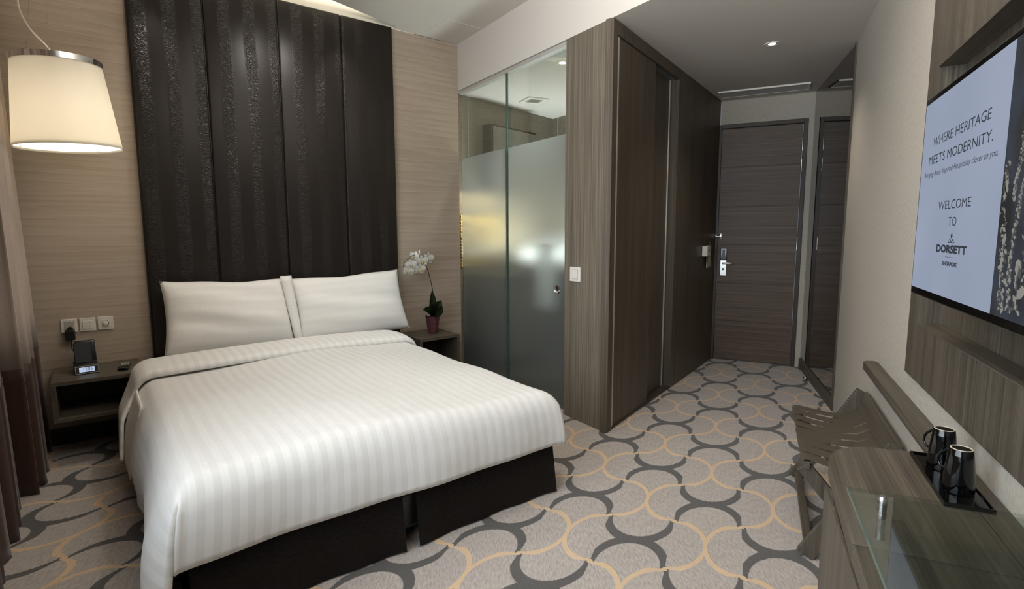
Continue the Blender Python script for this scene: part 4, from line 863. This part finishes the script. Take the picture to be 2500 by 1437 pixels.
# door stop on the carpet
b = BM(); lathe(b, [(0.018, 0.0), (0.018, 0.006), (0.012, 0.010), (0.012, 0.026), (0.016, 0.030), (0.014, 0.040), (0.0001, 0.043)], 24); o = obj('door_stop', b, M_CHROME, None, Matrix.Translation((2.372, 4.215, 0)), smooth=True, angle=30); tag(o, 'small chrome door stop on the carpet beside the mirror', 'door stop')

# ------------------------------------------------------------------ television and its wood panel
tp = thing('wall_panel', 'dark wood panel with a recess behind the television', 'wall panel', TV.m())
rx0, rx1, rz0, rz1 = 1.957, 3.50, 0.903, 1.722; px0, px1, pz0, pz1 = 1.852, 3.75, 0.722, HC - 0.005
b = BM()
for (x0, x1, za, zb) in ((px0, rx0, pz0, pz1), (rx1, px1, pz0, pz1), (rx0, rx1, pz0, rz0), (rx0, rx1, rz1, pz1)): box(b, x0, x1, -0.012, 0.0, za, zb)
for f in (1,): pass
obj('front_board', b, M_WV, tp)
# recess runs into the wall
wt = bpy.data.objects['wall_television']; bm_ = BM()
for (x0, x1, za, zb) in ((0.0, rx0, 0, HC), (rx1, 4.8, 0, HC), (rx0, rx1, 0, rz0), (rx0, rx1, rz1, HC)): box(bm_, x0, x1, 0, 0.12, za, zb)
me_ = wt.data; bm_.to_mesh(me_); bm_.free()
b = BM(); box(b, rx0, rx1, 0.055, 0.07, rz0, rz1); obj('recess_back', b, M_WV, tp)
b = BM(); box(b, rx0, rx1, -0.0118, 0.055, rz1 - 0.004, rz1 - 0.0002); box(b, rx0, rx1, -0.0118, 0.055, rz0 + 0.0002, rz0 + 0.004); obj('recess_lining', b, M_WX, tp)
b = BM(); box(b, rx0 + 0.0002, rx0 + 0.004, -0.0118, 0.055, rz0 + 0.004, rz1 - 0.004); obj('recess_side', b, M_WV, tp)

tv = thing('television', 'flat television showing a welcome message, mounted in the wood panel', 'television', TV.m())
tx0, tx1, tz0, tz1 = 2.262, 3.175, 1.038, 1.558; Y = -0.10
b = BM(); box(b, tx0, tx1, Y, Y + 0.035, tz0, tz1, 0.004); obj('bezel', b, M_GLOSS, tv)
b = BM(); box(b, tx0 + 0.05, tx1 - 0.05, Y + 0.035, Y + 0.065, tz0 + 0.03, tz1 - 0.05, 0.01); obj('rear_housing', b, M_BLACK, tv)
b = BM(); box(b, 2.55, 2.9, Y + 0.065, 0.055, 1.2, 1.4, 0.004); obj('wall_bracket', b, M_BLACK, tv)
b = BM(); box(b, tx0 + 0.014, 2.845, Y - 0.0012, Y + 0.002, tz0 + 0.020, tz1 - 0.016); scr = obj('screen', b, M_SCREEN, tv)
b = BM(); box(b, 2.845, tx1 - 0.014, Y - 0.0012, Y + 0.002, tz0 + 0.020, tz1 - 0.016); pic = obj('screen_picture', b, M_PICT, tv)
yt = Y - 0.0020
lines('WHERE HERITAGE', 0.031, 0.386, 2.567, 1.423, yt, M_INK, scr, 'message_line')
lines('MEETS MODERNITY.', 0.031, 0.43, 2.565, 1.379, yt, M_INK, scr, 'message_line')
lines('Bringing Asian Inspired Hospitality closer to you.', 0.0185, 0.494, 2.565, 1.348, yt, M_INK, scr, 'message_line', italic=0.25)
lines('WELCOME', 0.029, 0.226, 2.580, 1.260, yt, M_INK, scr, 'message_line')
lines('TO', 0.029, 0.057, 2.583, 1.221, yt, M_INK, scr, 'message_line')
lines('DORSETT', 0.0235, 0.214, 2.587, 1.1605, yt, M_INK, scr, 'message_line', bold=0.0012)
lines('SINGAPORE', 0.0125, 0.107, 2.587, 1.131, yt, M_INK, scr, 'message_line', bold=0.0006)
b = BM(); box(b, 2.555, 2.621, yt - 0.0003, yt, 1.1500, 1.1508); obj('message_rule', b, M_INK, scr)
b = BM()
def leaf2(cx, cz, ang, ln, wd_):
    ca, sa = cos(ang), sin(ang); vs = []
    for k in range(16):
        t_ = k/16*2*pi; u_ = ln/2*cos(t_); v_ = wd_/2*sin(t_)*abs(sin(t_))**0.5; vs.append(b.verts.new((cx + 2.4*(u_*ca - v_*sa)/1.0, yt, cz + u_*sa + v_*ca)))
    b.faces.new(vs)
leaf2(2.588, 1.1985, pi/2, 0.012, 0.0055)
for (x, z, a) in ((2.579, 1.1895, 2.5), (2.597, 1.1895, 0.64), (2.572, 1.184, 2.7), (2.588, 1.185, pi/2*0), (2.604, 1.184, 0.44)): leaf2(x, z, a, 0.0066, 0.0030)
obj('message_emblem', b, M_INK, scr)
# crystal strings in the picture on the screen
for gi, m_ in enumerate((M_CRYS, M_CRYS2, M_CRYS)):
    for sx, top_, bot_, big in ((2.872, 1.33, 1.06, 1.0), (2.905, 1.53, 1.25, 0.6), (2.925, 1.30, 1.06, 0.6), (2.962, 1.535, 1.06, 1.5), (3.01, 1.53, 1.06, 0.7), (3.05, 1.535, 1.06, 1.6), (3.095, 1.53, 1.08, 0.7), (3.135, 1.53, 1.06, 1.4)):
        b = BM(); rnd = random.Random(int(sx*1000) + gi*7); z = top_; ph = sx*40; n_ = 0
        while z > bot_ + 0.010:
            h_ = rnd.choice((0.002, 0.003, 0.004, 0.006, 0.009))*big; x = sx + 0.014*sin(z*17 + ph) + rnd.uniform(-0.013, 0.013)*big
            a_ = rnd.uniform(0, pi); w_ = h_*rnd.uniform(0.3, 0.8)
            P4 = [(h_*cos(a_), h_*sin(a_)), (-w_*sin(a_), w_*cos(a_)), (-h_*cos(a_)*0.8, -h_*sin(a_)), (w_*sin(a_), -w_*cos(a_))]
            if x + h_*1.3 < tx1 - 0.015 and x - h_*1.3 > 2.847 and z - h_ > tz0 + 0.022 and z + h_ < tz1 - 0.018:
                b.faces.new([b.verts.new((x + p_[0]*1.3, yt + 0.0003*gi, z + p_[1])) for p_ in P4]); n_ += 1
            z -= h_*rnd.uniform(0.7, 1.5)
        if n_: obj('crystal_string', b, m_, pic)
        else: b.free()
# ------------------------------------------------------------------ ledge, desk and things on it
ZD = 0.637
b = BM(); pts = [(1.345, 0.0), (1.322, -0.004), (1.315, -0.018), (1.322, -0.045), (1.345, -0.055), (4.2, -0.055), (4.2, 0.0)]
prism(b, [(x, y - 0.001) for x, y in pts], ZD - 0.034, ZD, 0.002); o = obj('wall_ledge', b, M_WX, None, TV.m(), smooth=True, angle=40); tag(o, 'long dark wood ledge fixed along the wall below the television', 'shelf')
ds = thing('desk', 'dark wood minibar desk with a rounded end and cabinet doors', 'desk', TV.m())
pts = []
yf, yb = -0.312, -0.058
for k in range(13):
    a = pi/2*k/12; pts.append((2.475 + 0.10*(1 - sin(a)) + 0.0, yb + (yf + 0.11 - yb)*1.0 - 0.11*(1 - cos(a)) if False else yf + 0.11 - 0.11*sin(pi/2 - a) if False else 0))
pts = [(2.440, yb)]
for k in range(15):
    a = pi/2*k/14; pts.append((2.640 - 0.185*cos(a)**0.8, (yf + 0.14) - 0.14*sin(a)) if k else (2.455, yf + 0.14))
pts += [(2.995, yf), (2.995, yb)]
b = BM(); prism(b, pts, ZD - 0.032, ZD, 0.0015); obj('worktop', b, M_WX, ds, smooth=True, angle=40)
b = BM(); prism(b, [(2.998, yb), (2.998, yf - 0.0), (4.05, yf + 0.03), (4.05, yb)], ZD - 0.032, ZD, 0.0015); obj('worktop', b, M_WX, ds)
b = BM(); prism(b, [(2.56, yb), (2.56, yf + 0.10), (2.64, yf + 0.022), (4.0, yf + 0.05), (4.0, yb)], 0.005, ZD - 0.046); obj('cabinet_body', b, M_WV, ds)
b = BM(); prism(b, [(2.60, yb), (2.66, yf + 0.04), (4.0, yf + 0.06), (4.0, yb)], ZD - 0.046, ZD - 0.032); obj('shadow_gap', b, M_DARKREC, ds)
for x0, x1 in ((2.645, 3.02), (3.024, 3.40), (3.404, 3.78)):
    b = BM(); ya = yf - 0.009 + (x0 - 2.64)*0.026; yb2 = yf - 0.009 + (x1 - 2.64)*0.026; prism(b, [(x0, ya), (x1, yb2), (x1, yb2 + 0.007), (x0, ya + 0.007)], 0.06, ZD - 0.046, 0.001); obj('cabinet_door', b, M_WV, ds)
# glass top on standoffs
gt = thing('glass_top', 'clear glass sheet raised on steel standoffs above the desk', 'glass top', TV.m(0, 0, 0))
b = BM(); prism(b, [(2.905, -0.312), (2.898, -0.02), (4.05, -0.02), (4.05, -0.285)], ZD + 0.062, ZD + 0.070); obj('glass_sheet', b, M_GLASSD, gt)
b = BM(); prism(b, [(2.905, -0.3125), (4.05, -0.2855), (4.05, -0.2845), (2.905, -0.3112)], ZD + 0.0618, ZD + 0.0702); obj('glass_edge', b, M_GEDGE, gt)
for x, y in ((2.955, -0.262), (3.9, -0.25), (3.9, -0.07)):
    b = BM(); lathe(b, [(0.0075, ZD), (0.0075, ZD + 0.061), (0.0078, ZD + 0.0705), (0.0082, ZD + 0.0710), (0.0082, ZD + 0.080), (0.0060, ZD + 0.0835), (0.0001, ZD + 0.084)], 24, x, y); obj('standoff', b, M_SILVER, gt, smooth=True, angle=35)
# tray and mugs
tr = thing('serving_tray', 'flat black glossy tray under the two mugs', 'tray', TV.m(2.605, -0.072, ZD))
b = BM(); prism(b, [(-0.135, 0.040), (0.155, 0.040), (0.155, -0.046), (-0.135, -0.046)], 0.001, 0.007, 0.001); obj('tray_plate', b, M_GLOSS, tr)
b = BM()
for (x0, x1, y0, y1) in ((-0.135, -0.130, -0.046, 0.040), (0.150, 0.155, -0.046, 0.040), (-0.13, 0.15, 0.036, 0.040), (-0.13, 0.15, -0.046, -0.042)): box(b, x0, x1, y0, y1, 0.006, 0.011, 0.001)
obj('tray_rim', b, M_GLAZE, tr)
def mug(label, x, y, yaw):
    t = thing('coffee_mug', label, 'mug', TV.m(x, y, ZD + 0.0075, yaw) @ Matrix.Diagonal((0.76, 0.76, 0.84, 1)), 'upturned black mugs on the tray')
    b = BM(); lathe(b, [(0.0375, 0.0), (0.0385, 0.004), (0.0365, 0.045), (0.0305, 0.095), (0.0275, 0.1125), (0.0265, 0.1145)], 40, cap=False); lathe(b, [(0.0228, 0.1145), (0.0215, 0.1105), (0.0001, 0.1105)], 40); obj('mug_body', b, M_GLAZE, t, smooth=True, angle=50)
    b = BM(); lathe(b, [(0.0266, 0.1138), (0.0260, 0.1158), (0.0234, 0.1158), (0.0227, 0.1138)], 40, cap=False); o = obj('foot_ring', b, M_RAWCLAY, t, smooth=True); o['label'] = 'unglazed pale foot ring'
    b = BM(); lathe(b, [(0.0085, 0.1106), (0.0085, 0.1116), (0.0001, 0.1118)], 24); obj('base_mark', b, M_PLASTIC2, t, smooth=True)
    b = BM(); tube(b, curve_pts([(-0.0295, 0, 0.098), (-0.040, 0, 0.096), (-0.056, 0, 0.082), (-0.062, 0, 0.064), (-0.056, 0, 0.050), (-0.046, 0, 0.046), (-0.040, 0, 0.052)], 8), 0.0036, 10); obj('handle', b, M_GLAZE, t, smooth=True)
mug('black mug upside down on the tray, farther from the camera', 2.551, -0.072, 38)
mug('black mug upside down on the tray, nearer the camera', 2.680, -0.074, 38)

# ------------------------------------------------------------------ luggage rack
rk = thing('luggage_rack', 'dark wood luggage rack with wide straps below the wall ledge', 'luggage rack', TV.m(1.60, -0.165, 0))
rx0_, rx1_ = -0.35, 0.345
for x in (rx0_, rx1_):
    b = BM(); beam(b, (x, -0.125, 0.012), (x, 0.135, 0.475), 0.020, 0.062, (0, -1, 0.5), 0.002); obj('leg', b, M_WV, rk)
for x in (rx0_ + 0.024, rx1_ - 0.024):
    b = BM(); beam(b, (x, 0.140, 0.012), (x, -0.145, 0.345), 0.020, 0.05, (0, 1, 0.5), 0.002); obj('leg', b, M_WV, rk)
b = BM(); beam(b, (rx0_, -0.112, 0.040), (rx1_, -0.112, 0.040), 0.030, 0.022, bev=0.002); obj('stretcher', b, M_WX, rk)
b = BM(); beam(b, (rx0_, 0.130, 0.040), (rx1_, 0.130, 0.040), 0.022, 0.030, bev=0.002); obj('stretcher', b, M_WX, rk)
b = BM(); prof(b, [(0.112, 0.405), (0.137, 0.475), (0.150, 0.475), (0.150, 0.462), (0.130, 0.400)], rx0_, rx1_, 0.002); obj('back_rail', b, M_WX, rk)
b = BM(); beam(b, (rx0_, -0.135, 0.355), (rx1_, -0.135, 0.355), 0.022, 0.030, bev=0.003); obj('front_rail', b, M_WX, rk)
ns = 9; wdt = (rx1_ - rx0_)/ns
for k in range(ns):
    xa, xb = rx0_ + k*wdt + 0.003, rx0_ + (k+1)*wdt - 0.003; prf = []
    for j in range(21):
        g = j/20; y = -0.155 + 0.282*g; z = 0.380 - 0.018*sin(pi*g) + 0.028*max(0.0, g - 0.8)/0.2 + 0.004*sin(2*pi*g + k)
        if g < 0.06: z -= 0.012*(1 - g/0.06)
        prf.append((y, z))
    bm1 = BM(); V = [[bm1.verts.new((x, y, z)) for y, z in prf] for x in (xa, xb)]
    for j in range(20): bm1.faces.new((V[0][j], V[0][j+1], V[1][j+1], V[1][j]))
    bmesh.ops.solidify(bm1, geom=bm1.faces[:], thickness=0.005); obj('strap', bm1, M_STRAP, rk, smooth=True, angle=40)
